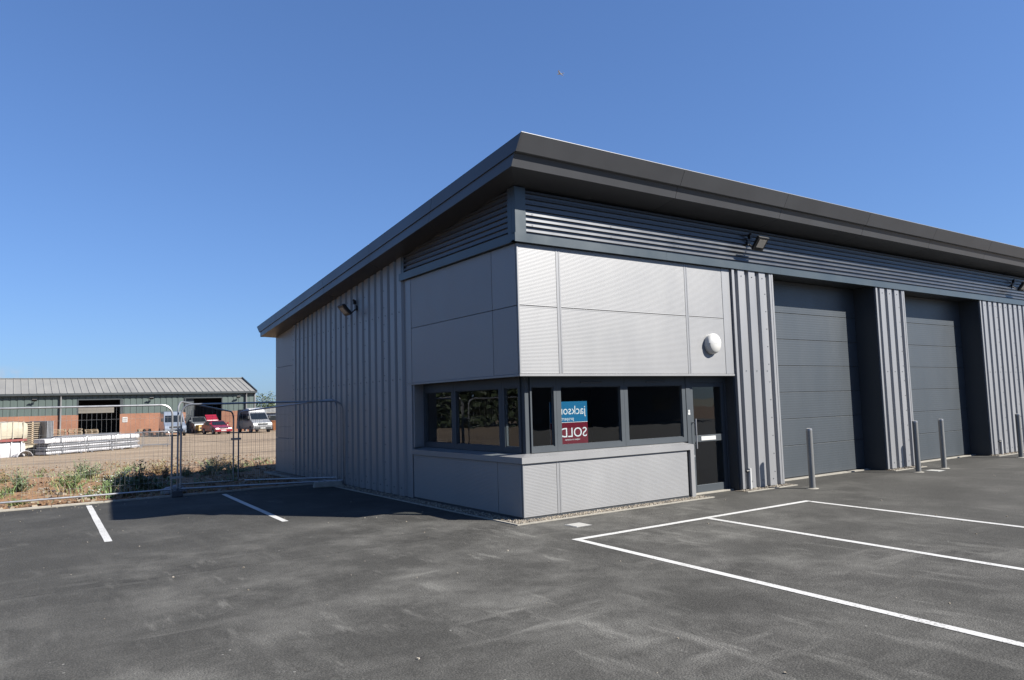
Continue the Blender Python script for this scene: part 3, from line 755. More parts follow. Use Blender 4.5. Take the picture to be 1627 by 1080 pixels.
def bollard(label, x, y):
    t = thing('bollard', label, 'bollard', (x, y, 0), 0, 'galvanised bollards before the roller doors')
    MB().tube([(0, 0, -.05), (0, 0, 1.13)], .058, 20, cap=False).build('post', M['bollard'], t, smooth=True)
    MB().lathe([(.0585, 1.11), (.060, 1.13), (.055, 1.155), (.03, 1.165), (.001, 1.168)], (0, 0, 1), (0, 0, 0), 20).build('cap', M['steel'], t, smooth=True)
    MB().lathe([(.12, .0), (.11, .006), (.075, .012)], (0, 0, 1), (0, 0, 0), 14).build('footing', M['conc'], t)
bollard('galvanised bollard standing alone before the left roller door', 6.34, -.76)
bollard('galvanised bollard in front of the narrow cladding pier between the roller doors', 10.50, -.71)
bollard('galvanised bollard before the right roller door, next to a pale floor cover', 11.68, -.72)
bollard('galvanised bollard before the far cladding at the right photo edge', 15.72, -.80)
def cover(label, x, y, s):
    t = thing('access_cover', label, 'access cover', (x, y, 0), 0, 'pale access covers in the asphalt')
    MB().box(-s-.022, s+.022, -s-.022, s+.022, -.03, .004).build('frame', M['steel'], t)
    MB().box(-s, s, -s, s, -.03, .0085).build('lid', M['cover'], t)
cover('pale square access cover in the asphalt by the corner of the front wall', .36, -.85, .125)
cover('pale square access cover in the asphalt between two bollards', 11.02, -.82, .14)
# ------------------------------------------------------------------ temporary site fencing
def fence_panel(label, a, b, za, zb, h=1.98, group='mesh site fence panels'):
    a = Vector((a[0], a[1], 0)); b = Vector((b[0], b[1], 0)); d = b-a; Ln = d.length; ang = math.atan2(d.y, d.x)
    t = thing('mesh_fence', label, 'fence panel', (a.x, a.y, za), ang, group)
    sl_ = (zb-za)/Ln
    def Q(u, z, n=0): return (u, n, z+u*sl_)
    r = .021; zt = h; rc = .22
    for u in (0.0, Ln):
        s = 1 if u == 0 else -1
        pts = [Q(u, 0.0), Q(u, zt-rc)]+[Q(u+s*rc*(1-math.cos(k*math.pi/2/6)), zt-rc+rc*math.sin(k*math.pi/2/6)) for k in range(1, 7)]
        MB().tube(pts, r, 8).build('post', M['steel'], t, smooth=True)
    MB().tube([Q(rc, zt), Q(Ln-rc, zt)], r, 8).build('top_rail', M['steel'], t, smooth=True)
    MB().tube([Q(.0, .13), Q(Ln, .13)], r, 8).build('bottom_rail', M['steel'], t, smooth=True)
    w = MB(); n = int(Ln/.09)
    for i in range(1, n):
        u = Ln*i/n; zz = zt
        e = min(u, Ln-u)
        if e < rc: zz = zt-rc+math.sqrt(max(0, rc*rc-(rc-e)**2))
        w.tube([Q(u, .13, .0), Q(u, zz, .0)], .0017, 4, cap=False)
    z = .30
    while z < zt-.1:
        w.tube([Q(.02, z, .004), Q(Ln-.02, z, .004)], .0018, 4, cap=False); z += .28
    stuff(w.build('wire_mesh', M['wire'], t))
    return t
A1 = (-3.56, 8.34)
fence_panel('mesh fence panel left of the double fence post, running out of the photo', A1, (-7.02, 8.44), 0, 0)
fence_panel('mesh fence panel beyond the left edge of the photo', (-7.08, 8.45), (-10.5, 8.55), 0, 0)
fence_panel('long mesh fence panel between the double post and the side wall of the unit', (-3.38, 8.32), (-.09, 7.14), 0, 0)
fence_panel('mesh fence panel angled back from the double post into the field', (-3.42, 8.46), (-1.50, 11.42), .08, -.20, 1.98)
fence_panel('mesh fence panel angled from the field back towards the side wall', (-1.36, 11.45), (-.13, 7.42), -.20, .05, 1.98)
def coupler(label, x, y, z):
    t = thing('post_clamp', label, 'clamp', (x, y, z), rad(-8), 'clamps joining the fence posts')
    MB().box(-.13, .13, -.030, -.022, -.025, .025).box(-.13, .13, .022, .030, -.025, .025).build('plate', M['steel'], t)
    MB().tube([(0, -.06, 0), (0, .06, 0)], .010, 6).lathe([(.018, 0), (.018, .014)], (0, -1, 0), (0, -.03, 0), 6).build('bolt', M['steel'], t)
coupler('steel clamp halfway up the double fence post', -3.47, 8.33, 1.42)
coupler('steel clamp near the foot of the double fence post', -3.47, 8.33, .38)
coupler('steel clamp on the pair of fence posts standing in the field', -1.43, 11.435, 1.05)
def fblock(label, x, y, z, rz, m):
    t = thing('weighted_block', label, 'fence foot', (x, y, z), rz, 'weighted feet of the fence')
    b = MB(); b.hexa([(-.34, -.11, 0), (.34, -.11, 0), (.34, .11, 0), (-.34, .11, 0), (-.30, -.09, .13), (.30, -.09, .13), (.30, .09, .13), (-.30, .09, .13)])
    b.build('block', m, t, bevel=.015)
    k = MB()
    for x_ in (-.2, -.07, .07, .2): k.lathe([(.03, .128), (.03, .134), (.022, .134), (.022, .131)], (0, 0, 1), (x_, 0, 0), 12)
    k.build('socket', M['black'], t)
fblock('black rubber foot block under the double fence post', -3.47, 8.16, .0, rad(80), M['blackrubber'])
fblock('pale concrete foot block at the fence end by the side wall', -.42, 7.22, .0, rad(-14), M['conc'])
rb = bmesh.new(); bmesh.ops.create_icosphere(rb, subdivisions=3, radius=1)
for v in rb.verts:
    k = 1+.22*noise.noise(v.co*1.3+Vector((4, 1, 2)))+.08*noise.noise(v.co*3.5)
    v.co = Vector((v.co.x*.27*k, v.co.y*.20*k, max(-.06, v.co.z*.15*k)))
me = bpy.data.meshes.new('sandbag'); rb.to_mesh(me); rb.free(); me.materials.append(mat('sandbag_grey', (.2448, .2448, .252), .9, 0, .2, 14, bump=.4, bscale=60)); me.polygons.foreach_set('use_smooth', [True]*len(me.polygons))
tag(link('sandbag', me, None, (-3.42, 8.78, .03)), 'pale grey sandbag slumped on the soil behind the double fence post', 'sandbag')

# ------------------------------------------------------------------ weeds, grass, stones on the soil
M['leaf'] = mat('weed_leaf', (.105, .150, .050), .6, 0, .35, 9); M['leaf2'] = mat('weed_leaf_grey', (.130, .165, .085), .65, 0, .3, 9)
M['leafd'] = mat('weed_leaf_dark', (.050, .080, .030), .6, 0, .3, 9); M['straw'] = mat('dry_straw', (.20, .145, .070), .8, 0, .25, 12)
M['seed'] = mat('seed_head_brown', (.1152, .072, .0432), .8, 0, .3, 12)
M['fly'] = mat('flower_pale', (.3024, .2952, .1584), .6, 0, .1); M['flw'] = mat('flower_white', (.3744, .3744, .3168), .6, 0, .05)
def quad(mb, c, d, wv, l, wd):
    tip = c+d*l
    mb.add([c-wv*wd*.25, c+d*l*.5-wv*wd*.5+Vector((0, 0, .01*l)), tip, c+d*l*.5+wv*wd*.5+Vector((0, 0, .01*l))], [(0, 1, 2, 3)])
def weed(label, x, y, r, h, leafm, flowers, seed, n=120, straw=False):
    R_ = random.Random(seed); t = thing('weed', label, 'weed', (x, y, terr(x, y)-.02), R_.uniform(0, 6), 'weeds on the bare soil')
    st = MB(); lf = MB(); fl = MB(); ns = max(14, n//5)
    for i in range(ns):
        a = R_.uniform(0, 6.283); q = R_.random()**.6; lean = Vector((math.cos(a), math.sin(a), 0))*q*r
        hh = h*(1.0-.62*q*q)*R_.uniform(.7, 1.05); base = lean*.25
        pts = [base, base+lean*.35+Vector((0, 0, hh*.5)), lean+Vector((R_.uniform(-.04, .04), R_.uniform(-.04, .04), hh))]
        st.tube(pts, [.006, .005, .003], 4, cap=False)
        for k in range(R_.randint(14, 22)):
            f = R_.uniform(.12, 1.0); p = pts[0].lerp(pts[1], f*2) if f < .5 else pts[1].lerp(pts[2], f*2-1)
            b = R_.uniform(0, 6.283); d = Vector((math.cos(b), math.sin(b), R_.uniform(-.1, .9))).normalized(); wv = d.cross(Vector((0, 0, 1))).normalized()
            wv = (wv+Vector((0, 0, R_.uniform(-.6, .6)))).normalized()
            l = R_.uniform(.05, .13)*(1.15-.5*f)*(h/.5)**.4
            quad(lf, p, d, wv, l, l*R_.uniform(.25, .45))
        if flowers:
            for k in range(R_.randint(1, 3)):
                p = pts[2]+Vector((R_.uniform(-.07, .07), R_.uniform(-.07, .07), R_.uniform(-.05, .06))); s = R_.uniform(.012, .024)
                fl.lathe([(.3*s, 0), (s, .5*s), (.5*s, .9*s)], (R_.uniform(-.4, .4), R_.uniform(-.4, .4), 1), p, 6)
    st.build('stem', M['straw'] if straw else leafm, t); lf.build('foliage', leafm, t)
    if flowers: stuff(fl.build('flower', flowers, t))
WEEDS = [
 ('grey green bushy weed at the left photo edge behind the fence', -6.28, 13.6, .42, .62, 'leaf2', None, 200),
 ('green weed with small cream flowers left of centre between two bushy weeds', -5.15, 13.3, .50, .55, 'leaf', 'fly', 200),
 ('round blue green weed on the bare soil farthest back on the left', -4.55, 17.4, .62, .72, 'leaf2', None, 260),
 ('low weed covered in white and yellow flowers beside the building shadow', -4.05, 12.1, .62, .42, 'leaf', 'flw', 260),
 ('sprawling low weed below the yellow flowering one', -4.5, 11.3, .42, .26, 'leaf', None, 160),
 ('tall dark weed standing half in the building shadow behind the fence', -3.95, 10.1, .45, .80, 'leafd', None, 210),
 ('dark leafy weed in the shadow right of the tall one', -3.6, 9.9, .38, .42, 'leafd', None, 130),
 ('brown dead dock weed at the edge of the building shadow', -2.75, 14.0, .26, .55, 'seed', None, 90),
 ('yellowish weed patch on the soil left of the double fence post', -2.25, 18.2, .70, .45, 'straw', 'fly', 200),
 ('bright green weed just left of the double fence post', -2.02, 15.2, .40, .42, 'leaf', None, 160),
 ('green weed just right of the double fence post', -1.35, 15.2, .35, .40, 'leaf', None, 140),
 ('pale flowering weed between the fence posts in the field', -.75, 17.0, .55, .52, 'leaf', 'flw', 200),
 ('green weed by the rear corner of the unit', -.42, 15.6, .55, .45, 'leaf', None, 220),
 ('straw coloured weed right of the pair of field posts', .15, 19.5, .60, .60, 'straw', None, 180),
 ('small weed on the stony strip behind the fence bottom rail', -5.05, 9.25, .24, .24, 'leaf', 'flw', 90),
 ('small weed near the left photo edge by the kerb', -6.35, 9.4, .24, .22, 'leaf', None, 90),
 ('little green weed on the stones left of the shadow', -4.35, 9.2, .16, .26, 'leaf', None, 70),
 ('straw coloured dry weed on the orange soil by the left edge', -6.5, 19.0, .55, .35, 'straw', None, 150)]
for i, (lb, x, y, r_, h_, lm, fm, n) in enumerate(WEEDS): weed(lb, x, y, r_, h_, M[lm], M[fm] if fm else None, 40+i, n, lm in ('straw', 'seed'))
R_ = random.Random(11); gr = MB(); 
for i in range(16000):
    x = R_.uniform(-12, 5); y = 8.5+26*R_.random()**1.5
    if x > -.5 and y < 13.2: continue
    dens = noise.noise(Vector((x*.55, y*.40, 9.0)))
    if dens < R_.uniform(-.15, .42): continue
    if 19 < y and dens < .15: continue
    p = Vector((x, y, terr(x, y)-.01)); a = R_.uniform(0, 6.283); l = R_.uniform(.06, .24); d = Vector((math.cos(a)*.5, math.sin(a)*.5, 1)).normalized()*l
    s = Vector((-math.sin(a), math.cos(a), 0))*R_.uniform(.004, .010)
    gr.mat(0 if R_.random() < .62 else (1 if R_.random() < .7 else 2)); gr.add([p-s, p+s, p+d], [(0, 1, 2)])
for i in range(520):
    x = R_.uniform(-10.5, 3.5); y = 8.7+17*R_.random()**1.25
    if x > -.6 and y < 13.4: continue
    if noise.noise(Vector((x*.5, y*.38, 21.0))) < R_.uniform(-.1, .3): continue
    big = R_.uniform(.6, 1.5); mi = R_.choice((0, 1, 1, 1, 1, 2)); c0 = Vector((x, y, terr(x, y)-.02))
    for k in range(R_.randint(10, 26)):
        a = R_.uniform(0, 6.283); l = R_.uniform(.10, .30)*big; d = Vector((math.cos(a)*R_.uniform(.2, .9), math.sin(a)*R_.uniform(.2, .9), 1)).normalized()*l
        p = c0+Vector((R_.gauss(0, .07), R_.gauss(0, .07), 0))*big; s = Vector((-math.sin(a), math.cos(a), 0))*R_.uniform(.006, .016)
        gr.mat(mi); gr.add([p-s*.5, p+d*.5-s, p+d+Vector((math.cos(a), math.sin(a), -.3))*l*.25, p+d*.5+s], [(0, 1, 2, 3)])
o = stuff(gr.build('dry_grass', [M['straw'], M['leaf'], M['seed']])); o['label'] = 'sparse dry grass and straw growing over the bare soil'
st = MB()
cube8 = [(-1, -1, -1), (1, -1, -1), (1, 1, -1), (-1, 1, -1), (-1, -1, 1), (1, -1, 1), (1, 1, 1), (-1, 1, 1)]
for i in range(4200):
    x = R_.uniform(-11, 4.5); y = 8.3+24*R_.random()**1.7
    if x > -.5 and y < 13.2: continue
    s = R_.choice((.012, .015, .02, .02, .03, .04, .06))*R_.uniform(.7, 1.3)
    c = Vector((x, y, terr(x, y)+s*.15)); Rm = Matrix.Rotation(R_.uniform(0, 6.28), 3, 'Z') @ Matrix.Rotation(R_.uniform(-.6, .6), 3, 'X')
    st.mat(0 if R_.random() < .6 else 1)
    st.hexa([Rm @ Vector((v[0]*s*R_.uniform(.6, 1.1), v[1]*s*R_.uniform(.6, 1.0), v[2]*s*R_.uniform(.35, .7)))+c for v in cube8])
o = stuff(st.build('rubble', [M['clod'] if 'clod' in M else mat('soil_clod', (.1368, .0792, .0432), .95, 0, .3, 12), mat('stone_pale', (.1872, .1548, .1152), .9, 0, .25, 12)])); o['label'] = 'scattered stones and clods on the bare soil'

gt = MB(); Rg = random.Random(77)
for i in range(420):
    x = Rg.uniform(-9, 12); y = Rg.uniform(-8.5, 7.9)
    if x > -.4 and y > -.4: continue
    if Rg.random() < .25: y = Rg.uniform(7.3, 7.98); x = Rg.uniform(-9, -.4)
    s = Rg.choice((.003, .004, .005, .007, .010)); Rm = Matrix.Rotation(Rg.uniform(0, 6.28), 3, 'Z')
    gt.mat(0 if Rg.random() < .6 else 1).hexa([Rm @ Vector((v[0]*s*Rg.uniform(.6, 1.1), v[1]*s*Rg.uniform(.6, 1.1), v[2]*s*.5))+Vector((x, y, s*.4)) for v in cube8])
o = stuff(gt.build('grit', [M['peb3'], M['peb']])); o['label'] = 'pale grit scattered over the asphalt of the car park'

# ------------------------------------------------------------------ far brick and green shed
def brick_material():
    m, t, b = _nt('orange_brick'); L = t.links; N = t.nodes.new
    tcn = N('ShaderNodeTexCoord'); mp = N('ShaderNodeMapping'); mp.inputs['Rotation'].default_value = (rad(90), 0, 0)
    L.new(tcn.outputs['Object'], mp.inputs['Vector'])
    br = N('ShaderNodeTexBrick'); br.inputs['Scale'].default_value = 1.0; br.inputs['Brick Width'].default_value = .225; br.inputs['Row Height'].default_value = .075; br.inputs['Mortar Size'].default_value = .010
    br.inputs['Color1'].default_value = (.194, .076, .043, 1); br.inputs['Color2'].default_value = (.230, .097, .056, 1); br.inputs['Mortar'].default_value = (.15, .10, .068, 1)
    L.new(mp.outputs[0], br.inputs['Vector'])
    n = N('ShaderNodeTexNoise'); n.inputs['Scale'].default_value = .5; n.inputs['Detail'].default_value = 6; L.new(tcn.outputs['Object'], n.inputs['Vector'])
    r = N('ShaderNodeMapRange'); r.inputs['From Min'].default_value = .3; r.inputs['From Max'].default_value = .7; r.inputs['To Min'].default_value = .82; r.inputs['To Max'].default_value = 1.15; L.new(n.outputs['Fac'], r.inputs['Value'])
    mu = N('ShaderNodeVectorMath'); mu.operation = 'SCALE'; L.new(br.outputs['Color'], mu.inputs[0]); L.new(r.outputs[0], mu.inputs['Scale']); L.new(mu.outputs[0], b.inputs['Base Color']); b.inputs['Roughness'].default_value = .9
    return m
M['brick'] = brick_material()
M['green'] = mat('green_sheet', (.0576, .0778, .072), .5, .1, .07, .8, (1, 1, .3)); M['shroof'] = mat('pale_roof_sheet', (.1764, .1728, .1598), .6, .1, .12, .6, (1, .3, 1))
M['shtrim'] = mat('shed_dark_trim', (.023, .0288, .0317), .5, 0, .08); M['shdown'] = mat('shed_downpipe', (.1728, .1764, .18), .5, 0, .06)
SX0, SX1, SY, SZ, EZ, RZ, SD = -22.0, 17.8, 80.0, -.75, 4.0, 5.95, 12.6
SHED = thing('warehouse', 'long low shed with green sheet walls over orange brick and a pale ribbed roof', 'building', (0, SY, 0))
D1, D2 = (-.39, 3.49), (10.1, 13.97)
wm = MB()
for a, b in ((SX0, D1[0]), (D1[1], D2[0]), (D2[1], SX1)): wm.box(a, b, 0, .25, SZ, 1.86)
wm.box(SX0, SX0+.25, .25, SD-.25, SZ, 1.86).box(SX1-.25, SX1, .25, SD-.25, SZ, 1.86).box(SX0, SX1, SD-.25, SD, SZ, 1.86)
wm.build('brick_wall', M['brick'], SHED)
gw = MB()
for a, b in ((SX0, D1[0]), (D1[1], D2[0]), (D2[1], SX1)): gw.box(a, b, .06, .2, 1.86, EZ)
for a, b in (D1, D2): gw.box(a, b, .06, .2, 3.42, EZ)
gw.box(SX0, SX1, SD-.2, SD-.06, 1.86, EZ)
for X in (SX0+.06, SX1-.2):
    gw.prism([(0.2, 1.86), (SD-.2, 1.86), (SD-.2, EZ), (SD/2, RZ-.08), (.2, EZ)], lambda p, t: (t, p[0], p[1]), X, X+.14)
gw.build('wall_lining', M['shtrim'], SHED)
SW = .6
def sheet_mesh(z0, z1):
    mb = MB(); pts = [(0, 0), (.06, 0), (.10, -.04), (.50, -.04), (.54, 0), (SW, 0)]
    K = len(pts); mb.add([(u, .055+n, z0) for u, n in pts]+[(u, .055+n, z1) for u, n in pts], [(i, i+1, K+i+1, K+i) for i in range(K-1)])
    return mb.mesh('wall_sheet', M['green'])
full = sheet_mesh(1.84, EZ); short = sheet_mesh(3.40, EZ)
x = SX0
while x < SX1-.3:
    c = x+SW/2; over = any(a-.1 < c < b+.1 for a, b in (D1, D2))
    link('wall_sheet', short if over else full, SHED, (x, 0, 0)); x += SW
mb = MB(); Ls = Vector((0, SD/2, RZ-EZ)); mb_pts = [(0, .0), (.03, .055), (.07, .055), (.10, 0), (.664, 0)]
K = len(mb_pts); ev = (-.25, EZ+.12)
for i in range(K-1):
    (u0, n0), (u1, n1) = mb_pts[i], mb_pts[i+1]
    mb.add([(u0, ev[0], ev[1]+n0), (u1, ev[0], ev[1]+n1), (u1, SD/2, RZ+n1), (u0, SD/2, RZ+n0)], [(0, 1, 2, 3)])
    mb.add([(u0, SD-ev[0], ev[1]+n0), (u1, SD-ev[0], ev[1]+n1), (u1, SD/2, RZ+n1), (u0, SD/2, RZ+n0)], [(3, 2, 1, 0)])
rs = mb.mesh('roof_sheet', M['shroof'])
n = int((SX1-SX0)/.664)
for i in range(n): link('roof_sheet', rs, SHED, (SX1-.664*(i+1), 0, 0))
MB().box(SX0, SX1+.02, SD/2-.25, SD/2+.25, RZ+.03, RZ+.08).build('ridge_cap', M['shroof'], SHED)
MB().box(SX0, SX1+.05, -.42, -.24, EZ-.08, EZ+.14).box(SX0, SX1, -.24, .05, EZ-.10, EZ-.02).build('gutter', M['shtrim'], SHED)
vm_ = MB()
for s in (0, 1):
    ya = -.42 if s == 0 else SD+.42
    vm_.bar((SX1+.06, ya, EZ+.06), (SX1+.06, SD/2, RZ+.02), .10, .30)
vm_.build('barge_board', M['shtrim'], SHED)
for X in (-2.0, 16.7, -14.5): MB().tube([(X, -.16, SZ), (X, -.16, EZ-.3), (X, -.32, EZ-.06)], .085, 8).build('downpipe', M['shdown'], SHED, smooth=True)
MB().box(SX1-.1, SX1+.02, -.03, .3, 1.86, EZ).build('corner_flashing', M['shdown'], SHED)
for a, b in (D1, D2):
    MB().box(a-.12, a, -.03, .3, 1.86, 3.5).box(b, b+.12, -.03, .3, 1.86, 3.5).box(a, b, -.03, .3, 3.40, 3.52).build('door_trim', M['shtrim'], SHED)
sh = MB()
for k in range(6): sh.box(D1[0], 2.95, .30+.015*(k % 2), .34, 2.08+.125*k, 2.08+.125*(k+1)-.006)
sh.box(D1[0], 2.95, .26, .36, 2.02, 2.09)
sh.build('roller_shutter', mat('shutter_buff', (.1224, .1116, .0936), .6, .1, .06), SHED)
MB().box(D2[0], D2[0]+.9, .30, .36, SZ, 3.4).build('sliding_door', M['shtrim'], SHED)
MB().box(SX0+.3, SX1-.3, SD-.5, SD-.3, SZ, EZ).build('rear_lining', M['shtrim'], SHED)
MB().box(SX0, SX1, .25, SD, SZ, -.56).build('shed_floor', M['conc'], SHED)
sg = thing('wall_sign', 'small white notice fixed to the brick wall beside the shed doorway', 'sign', (3.98, SY-.02, 1.22))
MB().box(-.24, .24, -.02, 0, -.28, .28).build('plate', M['white'], sg); MB().box(-.18, .18, -.026, -.021, .02, .2).box(-.18, .18, -.026, -.021, -.2, -.05).build('print_block', mat('notice_grey', (.216, .2016, .1944), .6), sg)
for X, lb in ((-4.3, 'small dark floodlight high on the green wall left of the shed downpipe'), (6.5, 'small dark floodlight on the green wall between the two shed doorways'), (15.75, 'small dark floodlight on the green wall right of the second shed doorway')):
    t = thing('shed_floodlight', lb, 'floodlight', (X, SY, 3.42), 0, 'floodlights on the far shed')
    MB().bar((0, -.02, -.1), (0, -.30, .05), .05).build('arm', M['black'], t); MB().cbox((0, -.42, .06), (.42, .34, .10), M4=Matrix.Rotation(rad(-28), 3, 'X')).build('lamp_head', M['black'], t, bevel=.01)

# ------------------------------------------------------------------ vehicles in the far yard
GY = -.55
M['vglass'] = mat('vehicle_glass', (.0086, .0108, .013), .08, 0, .1, spec=.6); M['tyre'] = mat('tyre', (.0144, .0144, .0151), .8, 0, .2); M['rim'] = mat('rim', (.252, .2592, .2664), .35, .6, .1)
M['hl'] = mat('headlamp', (.36, .3744, .3888), .15, 0, .03); M['vblack'] = mat('vehicle_trim', (.0216, .0223, .0238), .6, 0, .1); M['plate'] = mat('number_plate', (.36, .36, .3456), .5, 0, .02)
def vehicle(name, label, cat, loc, rz, side, w, ws, roofk, paint, wheels, hood_z, side_win, van=True):
    """side: profile (y,z) with the nose at -y; ws: indices of windscreen edge in the profile"""
    t = thing(name, label, cat, loc, rz)
    zmin = min(p[1] for p in side); belt = hood_z; top = max(p[1] for p in side)
    def hw(z): return w/2*(1.0 if z <= belt else 1-(1-roofk)*(z-belt)/(top-belt))
    n = len(side); mb = MB()
    vs = [(-hw(z), y, z) for y, z in side]+[(hw(z), y, z) for y, z in side]
    mb.add(vs, [tuple(range(n)), tuple(range(2*n-1, n-1, -1))]+[(i, i+n, (i+1) % n+n, (i+1) % n) for i in range(n)])
    body = mb.build('body', paint, t, bevel=.035)
    (y0, z0), (y1, z1) = side[ws], side[ws+1]
    nrm = Vector((0, -(z1-z0), (y1-y0))).normalized()*.012
    def onws(f, u): z = z0+(z1-z0)*f; return Vector((u*hw(z), y0+(y1-y0)*f, z))+nrm
    MB().add([onws(.06, -.90), onws(.06, .90), onws(.95, .88), onws(.95, -.88)], [(0, 1, 2, 3)]).add([v-nrm*2.5 for v in (onws(.06, -.90), onws(.06, .90), onws(.95, .88), onws(.95, -.88))], [(3, 2, 1, 0)]).build('windscreen', M['vglass'], t)
    for s in (-1, 1):
        for (a, b, c, d) in side_win:
            ps = []
            for (y, z) in ((a, c), (b, c), (b-.02, d), (a+(.18 if a == side_win[0][0] else .02), d)): ps.append(Vector((s*(hw(z)+.008), y, z)))
            MB().hexa(ps+[p-Vector((s*.03, 0, 0)) for p in ps]).build('side_window', M['vglass'], t)
        yf, zf = side[0]; zl = hood_z-.22
        MB().hexa([(s*w*.30, yf-.01, zl-.14), (s*w*.485, yf+.10, zl-.12), (s*w*.49, yf+.30, zl+.08), (s*w*.30, yf+.06, zl+.04), (s*w*.30, yf+.1, zl-.14), (s*w*.47, yf+.2, zl-.12), (s*w*.47, yf+.35, zl+.08), (s*w*.30, yf+.2, zl+.04)]).build('headlight', M['hl'], t)
        mz = z0+.18; mv = MB(); mv.cbox((s*(hw(mz)+.14), y0+.28, mz+(.12 if van else .02)), (.20, .12, .34 if van else .16)); mv.build('mirror', M['vblack'] if van else paint, t, bevel=.02)
        for (wy, wr) in wheels:
            wt = MB().lathe([(wr*.62, .0), (wr*.95, .0), (wr, .03), (wr, .18), (wr*.95, .21), (wr*.4, .21)], (s, 0, 0), (s*(w/2-.19), wy, wr), 18).build('wheel', M['tyre'], t)
            MB().lathe([(wr*.60, .0), (wr*.56, .02), (wr*.2, .015), (.02, .03)], (s, 0, 0), (s*(w/2+.012), wy, wr), 14).build('rim', M['rim'], wt)
            MB().lathe([(wr*1.16, 0), (wr*1.16, .012)], (s, 0, 0), (s*(w/2-.004), wy, wr+.02), 18).build('wheel_arch', M['vblack'], t)
    yf = side[0][0]
    MB().box(-w*.44, w*.44, yf-.05, yf+.12, zmin+.02, zmin+.24).build('bumper', M['vblack'] if van else paint, t, bevel=.02)
    MB().box(-w*.27, w*.27, yf-.018, yf+.1, hood_z-.36, hood_z-.17).build('grille', M['vblack'], t)
    MB().box(-.26, .26, yf-.062, yf-.04, zmin+.10, zmin+.21).build('number_plate', M['plate'], t)
    return t
vanp = [(-2.72, .34), (-2.74, .80), (-2.62, 1.06), (-1.82, 1.36), (-1.05, 2.12), (-.70, 2.46), (-.2, 2.52), (2.7, 2.52), (2.74, 2.3), (2.74, .40)]
PV1 = mat('van_silver_blue', (.1728, .198, .2376), .3, .25, .05, coat=.5); PV2 = mat('van_silver', (.216, .2196, .2232), .3, .3, .05, coat=.5); PC = mat('car_red', (.1728, .0058, .0144), .28, 0, .05, coat=.6)
PB = mat('van_front_white', (.396, .396, .3888), .3, 0, .04, coat=.4)
vehicle('parked_van', 'silver blue van parked nose out by the brick wall left of the second shed doorway', 'van', (7.6, 73.6, GY), rad(-3), vanp, 2.02, 3, .86, PV1, ((-1.75, .35), (1.75, .35)), 1.18, ((-1.35, -.35, 1.32, 1.98),))
v2 = vehicle('parked_van', 'white fronted high roof van with dark side windows right of the brick wall', 'van', (15.75, 73.0, GY), rad(4), vanp, 2.04, 3, .88, PV2, ((-1.75, .35), (1.75, .35)), 1.18, ((-1.35, -.35, 1.32, 1.98), (-.28, .9, 1.32, 2.0), (.97, 2.4, 1.32, 2.0)))
MB().hexa([(-.86, -1.0, 2.20), (.86, -1.0, 2.20), (.84, .3, 2.56), (-.84, .3, 2.56), (-.8, -.70, 2.56), (.8, -.70, 2.56), (.8, .3, 2.66), (-.8, .3, 2.66)]).build('roof_cowl', PB, v2, bevel=.03)
carp = [(-2.02, .26), (-2.06, .52), (-1.98, .70), (-1.0, .92), (-.25, 1.36), (.1, 1.42), (1.1, 1.38), (1.75, .98), (2.0, .92), (2.04, .35)]
car = vehicle('parked_car', 'red hatchback parked nose out with its tailgate raised before the second shed doorway', 'car', (11.75, 72.6, GY), rad(8), carp, 1.72, 3, .80, PC, ((-1.28, .30), (1.26, .30)), .88, ((-.55, .1, .94, 1.28), (.16, 1.0, .94, 1.28)), van=False)
tg = MB().hexa([(-.62, 1.05, 1.40), (.62, 1.05, 1.40), (.60, 1.75, 2.0), (-.60, 1.75, 2.0), (-.62, 1.05, 1.46), (.62, 1.05, 1.46), (.60, 1.72, 2.07), (-.60, 1.72, 2.07)]).build('tailgate', PC, car, bevel=.02)
vehicle('parked_pickup', 'dark pickup with pale roof standing in the second shed doorway behind the red car', 'pickup', (11.35, 80.6, GY), rad(5), [(-2.3, .45), (-2.34, .80), (-2.25, 1.08), (-1.2, 1.22), (-.6, 1.80), (.4, 1.84), (.7, 1.2), (2.3, 1.15), (2.3, .5)], 1.75, 3, .82, mat('pickup_grey', (.1152, .1224, .1296), .4, .2, .06), ((-1.5, .37), (1.5, .37)), 1.12, ((-.95, -.1, 1.24, 1.68),), van=False)
ym = thing('yellow_generator', 'small yellow site generator on wheels beside the red car', 'generator', (11.05, 77.4, GY), rad(10)); ym.scale = (.72, .72, .72)
YL = mat('machine_yellow', (.2376, .144, .0144), .5, 0, .08)
MB().hexa([(-.45, -.8, .42), (.45, -.8, .42), (.45, .8, .42), (-.45, .8, .42), (-.36, -.62, 1.25), (.36, -.62, 1.25), (.36, .7, 1.30), (-.36, .7, 1.30)]).build('canopy', YL, ym, bevel=.05)
MB().bar((0, -.8, .45), (0, -1.7, .5), .07).tube([(0, -1.55, .5), (0, -1.55, .05)], .03, 8).build('drawbar', M['vblack'], ym)
for s in (-1, 1): MB().lathe([(.1, 0), (.28, 0), (.3, .05), (.28, .14), (.1, .14)], (s, 0, 0), (s*.45, 0, .3), 14).build('wheel', M['tyre'], ym)
MB().box(-.25, .25, -.74, -.70, .6, .95).build('grille', M['vblack'], ym)

